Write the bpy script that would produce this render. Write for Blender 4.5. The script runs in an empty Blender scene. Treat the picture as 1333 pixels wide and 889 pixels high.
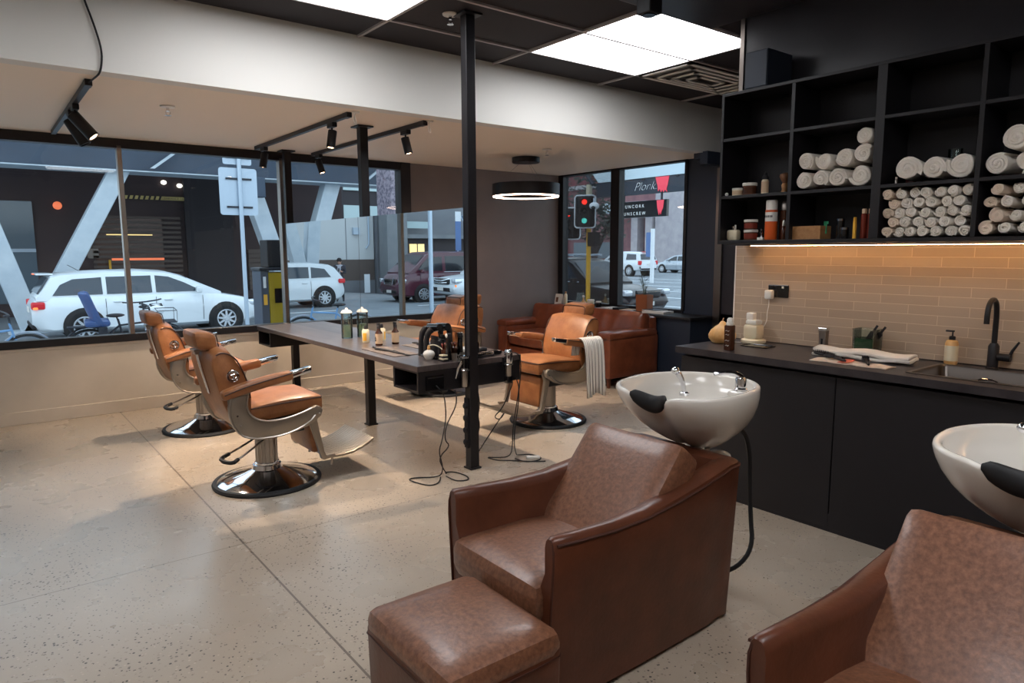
import bpy, bmesh, math, random
from mathutils import Vector, Matrix
random.seed(7)
R=math.radians; PI=math.pi
sc=bpy.context.scene; COL=sc.collection
def lin(c): 
    c=c/255.0
    return c/12.92 if c<=0.04045 else ((c+0.055)/1.055)**2.4
def rgb(r,g,b): return (lin(r),lin(g),lin(b),1)
# ---------------- materials
MT={}
def mat(name,col,rough=.5,metal=0,spec=.5,emit=None,es=0,coat=0,trans=0,ior=1.45,col2=None,nscale=6,bump=0,bscale=80,sheen=0,detail=4,lo=.35,hi=.65,stretch=None):
    m=bpy.data.materials.new(name); m.use_nodes=True; nt=m.node_tree; b=nt.nodes['Principled BSDF']
    b.inputs['Base Color'].default_value=rgb(*col); b.inputs['Roughness'].default_value=rough
    b.inputs['Metallic'].default_value=metal; b.inputs['Specular IOR Level'].default_value=spec
    b.inputs['IOR'].default_value=ior; b.inputs['Coat Weight'].default_value=coat
    b.inputs['Coat Roughness'].default_value=.15
    b.inputs['Transmission Weight'].default_value=trans; b.inputs['Sheen Weight'].default_value=sheen
    if emit: b.inputs['Emission Color'].default_value=rgb(*emit); b.inputs['Emission Strength'].default_value=es
    if col2 or bump:
        tc=nt.nodes.new('ShaderNodeTexCoord'); vec=tc.outputs['Object']
        if stretch:
            mp=nt.nodes.new('ShaderNodeMapping'); mp.inputs['Scale'].default_value=stretch
            nt.links.new(vec,mp.inputs['Vector']); vec=mp.outputs['Vector']
    if col2:
        n=nt.nodes.new('ShaderNodeTexNoise'); n.inputs['Scale'].default_value=nscale; n.inputs['Detail'].default_value=detail
        n.inputs['Roughness'].default_value=.65
        nt.links.new(vec,n.inputs['Vector'])
        r=nt.nodes.new('ShaderNodeValToRGB'); r.color_ramp.elements[0].position=lo; r.color_ramp.elements[1].position=hi
        r.color_ramp.elements[0].color=rgb(*col); r.color_ramp.elements[1].color=rgb(*col2)
        nt.links.new(n.outputs['Fac'],r.inputs['Fac']); nt.links.new(r.outputs['Color'],b.inputs['Base Color'])
    if bump:
        n2=nt.nodes.new('ShaderNodeTexNoise'); n2.inputs['Scale'].default_value=bscale; n2.inputs['Detail'].default_value=3
        nt.links.new(vec,n2.inputs['Vector'])
        bp=nt.nodes.new('ShaderNodeBump'); bp.inputs['Strength'].default_value=bump; bp.inputs['Distance'].default_value=.01
        nt.links.new(n2.outputs['Fac'],bp.inputs['Height']); nt.links.new(bp.outputs['Normal'],b.inputs['Normal'])
    MT[name]=m; return m
mat('white_paint',(222,221,216),.6,bump=.02,bscale=200)
mat('ceiling_paint',(238,225,208),.6)
mat('beige_wall',(206,194,178),.55,col2=(198,186,170),nscale=2)
mat('grey_wall',(128,118,115),.6,col2=(120,110,108),nscale=1.5)
mat('navy',(38,46,60),.5)
mat('dark_wall',(46,44,49),.32,col2=(40,38,43),nscale=3)
mat('black_tile',(34,30,35),.75,bump=.15,bscale=300)
mat('tbar',(170,165,165),.5)
mat('black_metal',(24,22,26),.42,spec=.5)
mat('black_matte',(27,25,29),.65)
mat('black_gloss',(16,15,17),.12,coat=.4)
mat('rubber',(20,20,22),.6)
mat('cab_black',(24,21,25),.6,col2=(21,18,22),nscale=2)
mat('worktop',(46,42,45),.36,col2=(60,55,57),nscale=9,bump=.03,bscale=120)
mat('table_top',(62,55,56),.3,col2=(86,76,74),nscale=3,bump=.03,bscale=60,stretch=(5,.6,1))
mat('chrome',(225,226,230),.07,metal=1)
mat('chrome_dark',(150,152,160),.1,metal=1)
mat('brushed',(168,160,152),.3,metal=1)
mat('cast_alu',(150,140,128),.38,metal=.75)
mat('steel',(120,112,106),.33,metal=1)
mat('tan',(156,102,62),.42,col2=(130,80,45),nscale=7,bump=.12,bscale=70,coat=.05)
mat('tan_dark',(134,82,54),.42,col2=(112,66,42),nscale=7,bump=.12,bscale=70)
mat('piping',(60,34,26),.5)
mat('arm_shell',(100,55,36),.36,col2=(80,43,27),nscale=5,bump=.08,bscale=60,coat=.1)
mat('arm_cushion',(138,93,68),.38,spec=.7,col2=(100,62,43),nscale=60,detail=10,lo=.34,hi=.64,bump=.12,bscale=60,coat=.15)
mat('arm_pipe',(70,36,26),.5)
mat('sofa_leather',(136,74,48),.3,col2=(108,54,34),nscale=4,bump=.3,bscale=9,coat=.15)
mat('wood_leg',(96,50,30),.45)
mat('ceramic',(226,220,210),.08,coat=.5)
mat('towel',(244,236,226),.95,col2=(236,226,212),nscale=14,bump=.6,bscale=260,sheen=.3)
mat('towel_warm',(244,224,204),.95,col2=(236,214,194),nscale=14,bump=.6,bscale=260)
mat('white_plastic',(232,228,220),.35)
mat('cream',(226,212,182),.35)
mat('gourd',(206,150,84),.4,col2=(226,186,130),nscale=9)
mat('orange',(222,96,38),.4)
mat('redbrown',(120,48,36),.25)
mat('brown_jar',(86,52,36),.25)
mat('wood',(178,130,84),.5,col2=(160,112,68),nscale=5,stretch=(1,8,8))
mat('wood_dark',(120,78,50),.5,col2=(104,66,42),nscale=6)
mat('paper',(226,222,216),.7)
mat('label_tan',(206,176,144),.6)
mat('yellow_label',(236,178,62),.5)
mat('amber',(70,38,24),.15)
mat('red_led',(240,60,60),.5)
mat('leaf',(62,78,58),.6,col2=(38,52,40),nscale=4)
mat('tree_leaf',(84,92,84),.8,col2=(50,58,56),nscale=3)
mat('bark',(70,62,62),.9)
mat('lens_warm',(255,225,190),.4,emit=(255,214,170),es=14)
mat('ring_emit',(255,230,215),.4,emit=(255,214,190),es=18)
mat('panel_emit',(255,255,255),.5,emit=(250,251,255),es=8.5)
mat('strip_emit',(255,220,180),.5,emit=(255,198,138),es=42)
mat('glow_orange',(240,120,80),.5,emit=(240,120,80),es=.9)
mat('glow_warm',(250,220,150),.5,emit=(250,214,140),es=1.3)
mat('glow_white',(250,240,225),.5,emit=(250,240,225),es=3)
mat('glow_red',(255,60,40),.5,emit=(255,50,40),es=3)
mat('glow_teal',(90,210,200),.5,emit=(90,220,205),es=1.5)
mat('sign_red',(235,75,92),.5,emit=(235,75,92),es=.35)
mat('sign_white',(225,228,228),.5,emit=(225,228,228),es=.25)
# exterior
mat('car_white',(222,228,232),.22,coat=.6)
mat('car_silver',(170,178,186),.25,coat=.5,metal=.4)
mat('car_maroon',(84,34,52),.22,coat=.6)
mat('car_black',(20,21,28),.3,coat=.15)
mat('car_glass',(30,38,46),.06,spec=.8)
mat('car_glass_light',(40,52,64),.06,spec=.8)
mat('tail_red',(170,30,44),.2,emit=(200,40,40),es=.4)
mat('tail_amber',(250,140,70),.2,emit=(250,130,60),es=1.0)
mat('head_lamp',(220,225,232),.08,metal=.6)
mat('rim',(205,210,216),.25,metal=.7)
mat('asphalt',(132,138,142),.8,col2=(118,124,130),nscale=1.2)
mat('footpath',(165,172,178),.8,col2=(150,158,165),nscale=1)
mat('line_paint',(225,230,232),.7)
mat('steel_white',(196,206,212),.5,col2=(176,188,198),nscale=1.5)
mat('beam_blue',(70,82,98),.6,col2=(60,72,88),nscale=.8)
mat('bldg_brown',(74,58,58),.7,col2=(58,48,52),nscale=.3)
mat('bldg_dark',(52,48,52),.7)
mat('bldg_grey',(200,202,202),.6)
mat('bldg_mid',(124,126,130),.7,col2=(108,110,116),nscale=.4)
mat('granite',(150,140,150),.6,col2=(90,84,98),nscale=14,detail=8,lo=.42,hi=.58)
mat('concrete_ext',(138,140,142),.8,col2=(120,124,128),nscale=1)
mat('slat_brown',(96,84,78),.6)
mat('ext_glass',(96,112,124),.12,spec=.7)
mat('ext_glass_lit',(150,172,178),.2,emit=(170,190,190),es=.25)
mat('hazard_y',(214,190,120),.6)
mat('hazard_b',(40,36,40),.6)
mat('kiosk_yellow',(160,136,28),.45)
mat('kiosk_grey',(70,78,92),.5)
mat('pole_galv',(176,190,204),.4,metal=.3)
mat('pole_yellow',(236,176,48),.5)
mat('brick',(138,98,100),.8,col2=(118,82,88),nscale=2)
mat('brick_red',(120,66,72),.8)
mat('stone_pale',(176,170,172),.8,col2=(156,150,156),nscale=2)
mat('canopy_pale',(205,222,230),.6)
mat('sign_dark',(52,58,68),.5)
mat('bike_dark',(34,36,44),.4)
mat('bike_blue',(60,84,130),.35)
mat('bike_blue_light',(110,150,190),.35)
mat('bike_silver',(150,156,166),.3,metal=.6)
mat('helmet',(228,232,236),.35)
mat('sign_blue',(90,120,170),.5)
mat('skin',(196,150,126),.55)
mat('hair',(44,36,36),.7)
mat('cloth_dark',(60,58,66),.8)
mat('cloth_pale',(190,190,200),.8)
mat('pot_orange',(150,86,52),.6)
mat('blue_green',(60,110,84),.15)
mat('green_plastic',(60,170,120),.4)
def glassmat(name,tint=(255,255,255),refl=1.0,rough=0.0,diff=0,dcol=(255,255,255)):
    m=bpy.data.materials.new(name); m.use_nodes=True; nt=m.node_tree; nt.nodes.clear()
    o=nt.nodes.new('ShaderNodeOutputMaterial'); mx=nt.nodes.new('ShaderNodeMixShader')
    t=nt.nodes.new('ShaderNodeBsdfTransparent'); t.inputs[0].default_value=rgb(*tint)
    g=nt.nodes.new('ShaderNodeBsdfGlossy'); g.inputs['Roughness'].default_value=rough
    f=nt.nodes.new('ShaderNodeFresnel'); f.inputs[0].default_value=1.45
    ml=nt.nodes.new('ShaderNodeMath'); ml.operation='MULTIPLY'; ml.inputs[1].default_value=refl; ml.use_clamp=True
    nt.links.new(f.outputs[0],ml.inputs[0]); nt.links.new(ml.outputs[0],mx.inputs[0])
    if diff:
        df=nt.nodes.new('ShaderNodeBsdfDiffuse'); df.inputs[0].default_value=rgb(*dcol); m2=nt.nodes.new('ShaderNodeMixShader'); m2.inputs[0].default_value=diff
        nt.links.new(t.outputs[0],m2.inputs[1]); nt.links.new(df.outputs[0],m2.inputs[2]); t=m2
    nt.links.new(t.outputs[0],mx.inputs[1]); nt.links.new(g.outputs[0],mx.inputs[2]); nt.links.new(mx.outputs[0],o.inputs[0])
    MT[name]=m
glassmat('glass',(246,250,250),.7)
glassmat('jar_glass',(244,250,248),.9)
glassmat('green_liquid',(120,180,140),.6,diff=.5,dcol=(74,118,88))
glassmat('pale_liquid',(234,242,222),.3,diff=.4,dcol=(206,216,190))
m=mat('mirror',(238,242,244),.0,metal=1)
# floor: polished concrete with aggregate and saw cuts
def floor_mat():
    m=bpy.data.materials.new('polished_concrete'); m.use_nodes=True; nt=m.node_tree; b=nt.nodes['Principled BSDF']
    L=nt.links.new; N=nt.nodes.new
    tc=N('ShaderNodeTexCoord'); P=tc.outputs['Object']
    n1=N('ShaderNodeTexNoise'); n1.inputs['Scale'].default_value=.9; n1.inputs['Detail'].default_value=5; L(P,n1.inputs[0])
    r1=N('ShaderNodeValToRGB'); r1.color_ramp.elements[0].position=.3; r1.color_ramp.elements[1].position=.7
    r1.color_ramp.elements[0].color=rgb(160,146,130); r1.color_ramp.elements[1].color=rgb(178,165,149); L(n1.outputs['Fac'],r1.inputs[0])
    # aggregate patches
    v=N('ShaderNodeTexVoronoi'); v.inputs['Scale'].default_value=62; L(P,v.inputs['Vector'])
    n2=N('ShaderNodeTexNoise'); n2.inputs['Scale'].default_value=2.1; n2.inputs['Detail'].default_value=6; L(P,n2.inputs[0])
    n3=N('ShaderNodeTexNoise'); n3.inputs['Scale'].default_value=60; n3.inputs['Detail'].default_value=2; L(P,n3.inputs[0])
    th=N('ShaderNodeMapRange'); th.inputs[1].default_value=.36; th.inputs[2].default_value=.70; th.inputs[3].default_value=.15; th.inputs[4].default_value=.36; L(n2.outputs['Fac'],th.inputs[0])
    lt=N('ShaderNodeMath'); lt.operation='LESS_THAN'; L(v.outputs['Distance'],lt.inputs[0]); L(th.outputs[0],lt.inputs[1])
    gt=N('ShaderNodeMath'); gt.operation='GREATER_THAN'; L(n3.outputs['Fac'],gt.inputs[0]); gt.inputs[1].default_value=.42
    sp=N('ShaderNodeMath'); sp.operation='MULTIPLY'; L(lt.outputs[0],sp.inputs[0]); L(gt.outputs[0],sp.inputs[1])
    sp2=N('ShaderNodeMath'); sp2.operation='MULTIPLY'; L(sp.outputs[0],sp2.inputs[0]); sp2.inputs[1].default_value=.95
    hs=N('ShaderNodeMix'); hs.data_type='RGBA'; L(sp2.outputs[0],hs.inputs['Factor']); L(r1.outputs[0],hs.inputs[6])
    cr=N('ShaderNodeValToRGB'); cr.color_ramp.elements[0].position=.25; cr.color_ramp.elements[1].position=.8; cr.color_ramp.elements[0].color=rgb(50,42,38); cr.color_ramp.elements[1].color=rgb(184,168,150)
    L(v.outputs['Color'],cr.inputs[0]); L(cr.outputs[0],hs.inputs[7])
    # saw cuts at x=.993 and y=3.54 (plus others behind)
    sx=N('ShaderNodeSeparateXYZ'); L(P,sx.inputs[0])
    def line(sock,at,w):
        s=N('ShaderNodeMath'); s.operation='SUBTRACT'; L(sock,s.inputs[0]); s.inputs[1].default_value=at
        a=N('ShaderNodeMath'); a.operation='ABSOLUTE'; L(s.outputs[0],a.inputs[0])
        l=N('ShaderNodeMath'); l.operation='LESS_THAN'; L(a.outputs[0],l.inputs[0]); l.inputs[1].default_value=w
        return l.outputs[0]
    a=line(sx.outputs[0],.993,.0048); c=line(sx.outputs[1],3.54,.0026)
    mx=N('ShaderNodeMath'); mx.operation='MAXIMUM'; L(a,mx.inputs[0]); L(c,mx.inputs[1])
    ml=N('ShaderNodeMath'); ml.operation='MULTIPLY'; L(mx.outputs[0],ml.inputs[0]); ml.inputs[1].default_value=.85
    h2=N('ShaderNodeMix'); h2.data_type='RGBA'; L(ml.outputs[0],h2.inputs['Factor']); L(hs.outputs[2],h2.inputs[6]); h2.inputs[7].default_value=rgb(92,80,70)
    L(h2.outputs[2],b.inputs['Base Color'])
    rr=N('ShaderNodeMapRange'); rr.inputs[3].default_value=.2; rr.inputs[4].default_value=.36; L(n2.outputs['Fac'],rr.inputs[0]); L(rr.outputs[0],b.inputs['Roughness'])
    b.inputs['Specular IOR Level'].default_value=.5
    MT['floor']=m
floor_mat()
def tile_mat():
    m=bpy.data.materials.new('splash_tiles'); m.use_nodes=True; nt=m.node_tree; b=nt.nodes['Principled BSDF']
    L=nt.links.new; N=nt.nodes.new
    tc=N('ShaderNodeTexCoord'); sx=N('ShaderNodeSeparateXYZ'); L(tc.outputs['Object'],sx.inputs[0])
    cb=N('ShaderNodeCombineXYZ'); L(sx.outputs[1],cb.inputs[0]); L(sx.outputs[2],cb.inputs[1])
    br=N('ShaderNodeTexBrick'); L(cb.outputs[0],br.inputs['Vector'])
    br.inputs['Color1'].default_value=rgb(180,160,140); br.inputs['Color2'].default_value=rgb(172,152,132); br.inputs['Mortar'].default_value=rgb(206,186,160)
    br.inputs['Scale'].default_value=1; br.inputs['Mortar Size'].default_value=.0016; br.inputs['Mortar Smooth'].default_value=.1
    br.inputs['Brick Width'].default_value=.30; br.inputs['Row Height'].default_value=.052
    L(br.outputs['Color'],b.inputs['Base Color']); b.inputs['Roughness'].default_value=.35
    bp=N('ShaderNodeBump'); bp.inputs['Strength'].default_value=.5; bp.inputs['Distance'].default_value=.002; bp.invert=True
    L(br.outputs['Fac'],bp.inputs['Height']); L(bp.outputs[0],b.inputs['Normal'])
    MT['tiles']=m
tile_mat()
def stripe_mat():
    m=bpy.data.materials.new('striped_towel'); m.use_nodes=True; nt=m.node_tree; b=nt.nodes['Principled BSDF']
    L=nt.links.new; N=nt.nodes.new
    uv=N('ShaderNodeUVMap'); sx=N('ShaderNodeSeparateXYZ'); L(uv.outputs[0],sx.inputs[0])
    ml=N('ShaderNodeMath'); ml.operation='MULTIPLY'; ml.inputs[1].default_value=17; L(sx.outputs[0],ml.inputs[0])
    fr=N('ShaderNodeMath'); fr.operation='FRACT'; L(ml.outputs[0],fr.inputs[0])
    lt=N('ShaderNodeMath'); lt.operation='LESS_THAN'; lt.inputs[1].default_value=.22; L(fr.outputs[0],lt.inputs[0])
    mx=N('ShaderNodeMix'); mx.data_type='RGBA'; L(lt.outputs[0],mx.inputs['Factor']); mx.inputs[6].default_value=rgb(228,222,212); mx.inputs[7].default_value=rgb(122,112,108)
    L(mx.outputs[2],b.inputs['Base Color']); b.inputs['Roughness'].default_value=.9
    MT['stripes']=m
stripe_mat()
# ---------------- geometry
class G:
    def __init__(s): s.v=[]; s.f=[]; s.fm=[]; s.mats=[]; s.cur=0; s.M=None
    def use(s,name):
        if name not in s.mats: s.mats.append(name)
        s.cur=s.mats.index(name); return s
    def add(s,vs,fs):
        b=len(s.v)
        for p in vs:
            p=Vector(p)
            if s.M is not None: p=s.M@p
            s.v.append(p)
        for f in fs: s.f.append([b+i for i in f]); s.fm.append(s.cur)
        return s
    def box(s,x0,y0,z0,x1,y1,z1):
        vs=[(x0,y0,z0),(x1,y0,z0),(x1,y1,z0),(x0,y1,z0),(x0,y0,z1),(x1,y0,z1),(x1,y1,z1),(x0,y1,z1)]
        return s.add(vs,[(0,3,2,1),(4,5,6,7),(0,1,5,4),(1,2,6,5),(2,3,7,6),(3,0,4,7)])
    def rings(s,rings,cap0=True,cap1=True,closed=False):
        n=len(rings[0]); vs=[p for r in rings for p in r]; fs=[]
        m=len(rings)
        for i in range(m if closed else m-1):
            a=i*n; b=((i+1)%m)*n
            for j in range(n):
                k=(j+1)%n; fs.append((a+j,a+k,b+k,b+j))
        if not closed:
            if cap0: fs.append(tuple(reversed(range(n))))
            if cap1: fs.append(tuple(range((m-1)*n,m*n)))
        return s.add(vs,fs)
    def sheet(s,rows):
        n=len(rows[0]); vs=[p for r in rows for p in r]; fs=[]
        for i in range(len(rows)-1):
            for j in range(n-1): fs.append((i*n+j,i*n+j+1,(i+1)*n+j+1,(i+1)*n+j))
        return s.add(vs,fs)
    def cyl(s,p0,p1,r0,r1=None,n=20,cap=True):
        r1=r0 if r1 is None else r1; p0=Vector(p0); p1=Vector(p1); d=(p1-p0).normalized()
        u=d.orthogonal().normalized(); w=d.cross(u)
        rs=[[p+(u*math.cos(2*PI*i/n)+w*math.sin(2*PI*i/n))*r for i in range(n)] for p,r in ((p0,r0),(p1,r1))]
        return s.rings(rs,cap,cap)
    def lathe(s,prof,c=(0,0,0),n=28,axis='z'):
        rs=[]
        for r,z in prof:
            r=max(r,1e-4); ring=[]
            for i in range(n):
                a=2*PI*i/n; x=r*math.cos(a); y=r*math.sin(a)
                p={'z':(x,y,z),'x':(z,x,y),'y':(y,z,x)}[axis]
                ring.append((p[0]+c[0],p[1]+c[1],p[2]+c[2]))
            rs.append(ring)
        return s.rings(rs,True,True)
    def tube(s,pts,r,n=8,closed=False,smooth=0):
        P=[Vector(p) for p in pts]
        for _ in range(smooth):
            Q=[]
            m=len(P)
            rng=range(m) if closed else range(m-1)
            if not closed: Q.append(P[0])
            for i in rng:
                a,b=P[i],P[(i+1)%m]; Q+= [a*.75+b*.25,a*.25+b*.75]
            if not closed: Q.append(P[-1])
            P=Q
        m=len(P); rs=[]; prev=None
        for i in range(m):
            if closed: t=P[(i+1)%m]-P[i-1]
            else: t=P[min(i+1,m-1)]-P[max(i-1,0)]
            t=t.normalized() if t.length>1e-9 else Vector((0,0,1))
            if prev is None: u=t.orthogonal().normalized()
            else:
                u=prev-t*prev.dot(t); u=u.normalized() if u.length>1e-6 else t.orthogonal().normalized()
            prev=u; w=t.cross(u); rr=r[i*len(r)//m] if isinstance(r,(list,tuple)) else r
            rs.append([P[i]+(u*math.cos(2*PI*k/n)+w*math.sin(2*PI*k/n))*rr for k in range(n)])
        return s.rings(rs,True,True,closed)
    def prism(s,poly,a,b,plane='xz'):
        def mk(p,t): return {'xz':(p[0],t,p[1]),'xy':(p[0],p[1],t),'yz':(t,p[0],p[1])}[plane]
        return s.rings([[mk(p,a) for p in poly],[mk(p,b) for p in poly]])
    def ell(s,c,r,n=16,m=10,M=None):
        rs=[]
        for i in range(m+1):
            t=PI*i/m; z=-math.cos(t); q=max(math.sin(t),1e-3)
            ring=[]
            for j in range(n):
                p=Vector((q*math.cos(2*PI*j/n)*r[0],q*math.sin(2*PI*j/n)*r[1],z*r[2]))
                if M is not None: p=M@p
                ring.append(p+Vector(c))
            rs.append(ring)
        return s.rings(rs)
    def torus(s,c,Rr,r,n=32,m=8,axis='z',sy=1):
        pts=[]
        for i in range(n):
            a=2*PI*i/n; x=Rr*math.cos(a); y=Rr*sy*math.sin(a)
            p={'z':(x,y,0),'y':(x,0,y),'x':(0,x,y)}[axis]
            pts.append((p[0]+c[0],p[1]+c[1],p[2]+c[2]))
        return s.tube(pts,r,m,closed=True)
    def rbox(s,c,size,r=.03,n=7,fn=None,puff=(0,0,0),fx=None):
        """rounded cushion: grid cube, corners rounded by r, faces puffed, optional per-point fn(local)->local"""
        hx,hy,hz=[q/2 for q in size]; vs={}; out=[]; fs=[]
        def coord(k,h):
            # denser at the edges
            t=-1+2*k/n
            e=min(r/h,.9)
            if abs(t)<1: pass
            a=abs(t); inner=1-2/n*1.0
            if a<=inner: v=(a/inner)*(1-e)
            else: v=(1-e)+(a-inner)/(1-inner)*e
            return math.copysign(v*h,t)
        def key(i,j,k):
            kk=(i,j,k)
            if kk in vs: return vs[kk]
            p=Vector((coord(i,hx),coord(j,hy),coord(k,hz)))
            rr=min(r,hx*.95,hy*.95,hz*.95)
            q=Vector((max(-hx+rr,min(hx-rr,p.x)),max(-hy+rr,min(hy-rr,p.y)),max(-hz+rr,min(hz-rr,p.z))))
            d=p-q
            # outward dir for boundary vertices
            if d.length>1e-9: p=q+d.normalized()*rr
            u,v,w=p.x/hx,p.y/hy,p.z/hz
            b=lambda a:max(0,1-a*a)
            p=Vector((p.x+puff[0]*u*b(v)*b(w),p.y+puff[1]*v*b(u)*b(w),p.z+puff[2]*w*b(u)*b(v)))
            if fn: p=Vector(fn(p))
            vs[kk]=len(out); out.append(p+Vector(c)); return vs[kk]
        for a in range(n):
            for b in range(n):
                fs.append((key(a,b,0),key(a,b+1,0),key(a+1,b+1,0),key(a+1,b,0)))
                fs.append((key(a,b,n),key(a+1,b,n),key(a+1,b+1,n),key(a,b+1,n)))
                fs.append((key(a,0,b),key(a+1,0,b),key(a+1,0,b+1),key(a,0,b+1)))
                fs.append((key(a,n,b),key(a,n,b+1),key(a+1,n,b+1),key(a+1,n,b)))
                fs.append((key(0,a,b),key(0,a,b+1),key(0,a+1,b+1),key(0,a+1,b)))
                fs.append((key(n,a,b),key(n,a+1,b),key(n,a+1,b+1),key(n,a,b+1)))
        return s.add(out,fs)
def part(name,g,m=None,parent=None,smooth=True,bevel=0,seg=2,label=None,solid=0,uv=False,angle=38,sub=0):
    me=bpy.data.meshes.new(name); bm=bmesh.new()
    vv=[bm.verts.new(p) for p in g.v]; bm.verts.ensure_lookup_table()
    for f,mi in zip(g.f,g.fm):
        try: fc=bm.faces.new([vv[i] for i in f]); fc.material_index=mi
        except ValueError: pass
    bmesh.ops.remove_doubles(bm,verts=bm.verts,dist=1e-5)
    bmesh.ops.recalc_face_normals(bm,faces=bm.faces)
    if solid:
        bmesh.ops.solidify(bm,geom=bm.faces[:],thickness=solid)
        bmesh.ops.recalc_face_normals(bm,faces=bm.faces)
    if bevel:
        es=[e for e in bm.edges if len(e.link_faces)==2 and e.calc_face_angle(0)>.6]
        if es: bmesh.ops.bevel(bm,geom=es,offset=bevel,segments=seg,affect='EDGES',profile=.5,clamp_overlap=True)
    if sub:
        bmesh.ops.subdivide_edges(bm,edges=bm.edges,cuts=sub,use_grid_fill=True,smooth=1)
    bm.to_mesh(me); bm.free()
    if smooth:
        for p in me.polygons: p.use_smooth=True
        try: me.set_sharp_from_angle(angle=R(angle))
        except Exception: pass
    ms=g.mats if g.mats else [m]
    if m and g.mats: pass
    for q in ms: me.materials.append(MT[q])
    o=bpy.data.objects.new(name,me); COL.objects.link(o)
    if parent: o.parent=parent
    if label: o['label']=label
    return o
def thing(name,label,cat,loc=(0,0,0),rz=0,group=None):
    o=bpy.data.objects.new(name,None); COL.objects.link(o); o.location=loc; o.rotation_euler=(0,0,rz); o.empty_display_size=.1
    o['label']=label; o['category']=cat
    if group: o['group']=group
    return o
def tag(o,label,cat,group=None):
    o['label']=label; o['category']=cat
    if group: o['group']=group
    return o
def struct(o,label=None,cat=None):
    o['kind']='structure'
    if label: o['label']=label
    if cat: o['category']=cat
    return o
def dup(root,loc,rz=None,label=None,group=None):
    r=root.copy(); COL.objects.link(r); r.location=loc
    if rz is not None: r.rotation_euler=(0,0,rz)
    if label: r['label']=label
    if group: r['group']=group
    for ch in list(root.children):
        c=ch.copy(); COL.objects.link(c); c.parent=r
        for g in ch.children:
            d=g.copy(); COL.objects.link(d); d.parent=c
    return r
def text_g(g,txt,size,org,xdir,ydir,depth=.002,weight=0,shear=0):
    """add text as mesh: org = left baseline point, xdir reading direction, ydir up"""
    cu=bpy.data.curves.new('t','FONT'); cu.body=txt; cu.size=size; cu.extrude=depth/2; cu.offset=weight; cu.shear=shear; cu.resolution_u=3
    ob=bpy.data.objects.new('t',cu); COL.objects.link(ob); dg=bpy.context.evaluated_depsgraph_get(); dg.update()
    me=bpy.data.meshes.new_from_object(ob.evaluated_get(dg))
    X=Vector(xdir).normalized(); Y=Vector(ydir).normalized(); Z=X.cross(Y); O=Vector(org)
    g.add([O+X*v.co.x+Y*v.co.y+Z*v.co.z for v in me.vertices],[tuple(p.vertices) for p in me.polygons])
    bpy.data.objects.remove(ob); bpy.data.curves.remove(cu); bpy.data.meshes.remove(me)
# =============== ROOM SHELL
YB=7.30; XR=6.53; XC=4.07; XL=-3.2; YN=-2.6
def sbox(name,m,*b,bevel=0,label=None,cat=None):
    return struct(part(name,G().box(*b),m,bevel=bevel,smooth=False),label,cat)
o=sbox('floor','floor',XL-.1,YN-.1,-.12,XR+.1,YB+.15,0); tag(o,'polished concrete floor with speckled aggregate and saw-cut joints','floor')
# lower ceiling behind the bulkhead, upper black tiled ceiling
o=sbox('ceiling','ceiling_paint',XL-.1,4.67,2.52,XR+.1,YB+.15,2.60); tag(o,'low cream ceiling above the window side of the room','ceiling')
o=sbox('trim_1','white_paint',XL-.1,4.665,2.5195,XR,4.79,3.02); tag(o,'white bulkhead face stepping down to the low ceiling','bulkhead')
g=G().use('black_tile').box(XL-.1,YN-.1,3.0,XR+.1,4.67,3.08)
o=struct(part('ceiling',g,smooth=False)); tag(o,'high black tiled ceiling','ceiling')
gx=[2.275+1.182*k for k in range(-4,4)]; gy=[4.22,3.625,3.035,2.44,1.85,1.255,.66,.07,-.52,-1.11,-1.7,-2.29]
g=G().use('tbar')
for x in gx:
    if XL<x<XR: g.box(x-.011,3.035 if x>2.3 else YN,2.985,x+.011,4.665,3.001)
for y in gy[:3]: g.box(XL,y-.011,2.986,XR,y+.011,3.0012)
for y in gy[3:]: g.box(XL,y-.011,2.986,2.275,y+.011,3.0012)
o=struct(part('trim_2',g,smooth=False)); tag(o,'pale metal grid bars between the black ceiling tiles','ceiling grid')
# dropped plain dark soffit over the basins side
o=sbox('trim_3','dark_wall',2.29,YN,2.975,XC,3.02,3.0); tag(o,'plain dark ceiling panel over the wash area','ceiling panel')
# walls
o=sbox('wall_left','beige_wall',XL-.12,YN,0,XL,YB,3.0); tag(o,'beige side wall','wall')
o=sbox('wall_rear','beige_wall',XL,YN-.12,0,XR,YN,3.0); tag(o,'beige rear wall','wall')
o=sbox('wall_back','beige_wall',XL,YB,0,4.166,YB+.12,.665); tag(o,'low beige wall under the long street window','wall')
o=sbox('wall_back','grey_wall',4.165,YB,0,XR+.12,YB+.12,2.52); tag(o,'dark grey wall beside the street window','wall')
sbox('trim_4','beige_wall',XL,YB-.012,.640,4.166,YB+.0,.668,bevel=.003,label='beige ledge strip below the street window',cat='trim')
sbox('baseboard_back','beige_wall',XL,YB-.016,0,4.166,YB,.115,bevel=.004,label='beige baseboard along the window wall',cat='baseboard')
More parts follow.
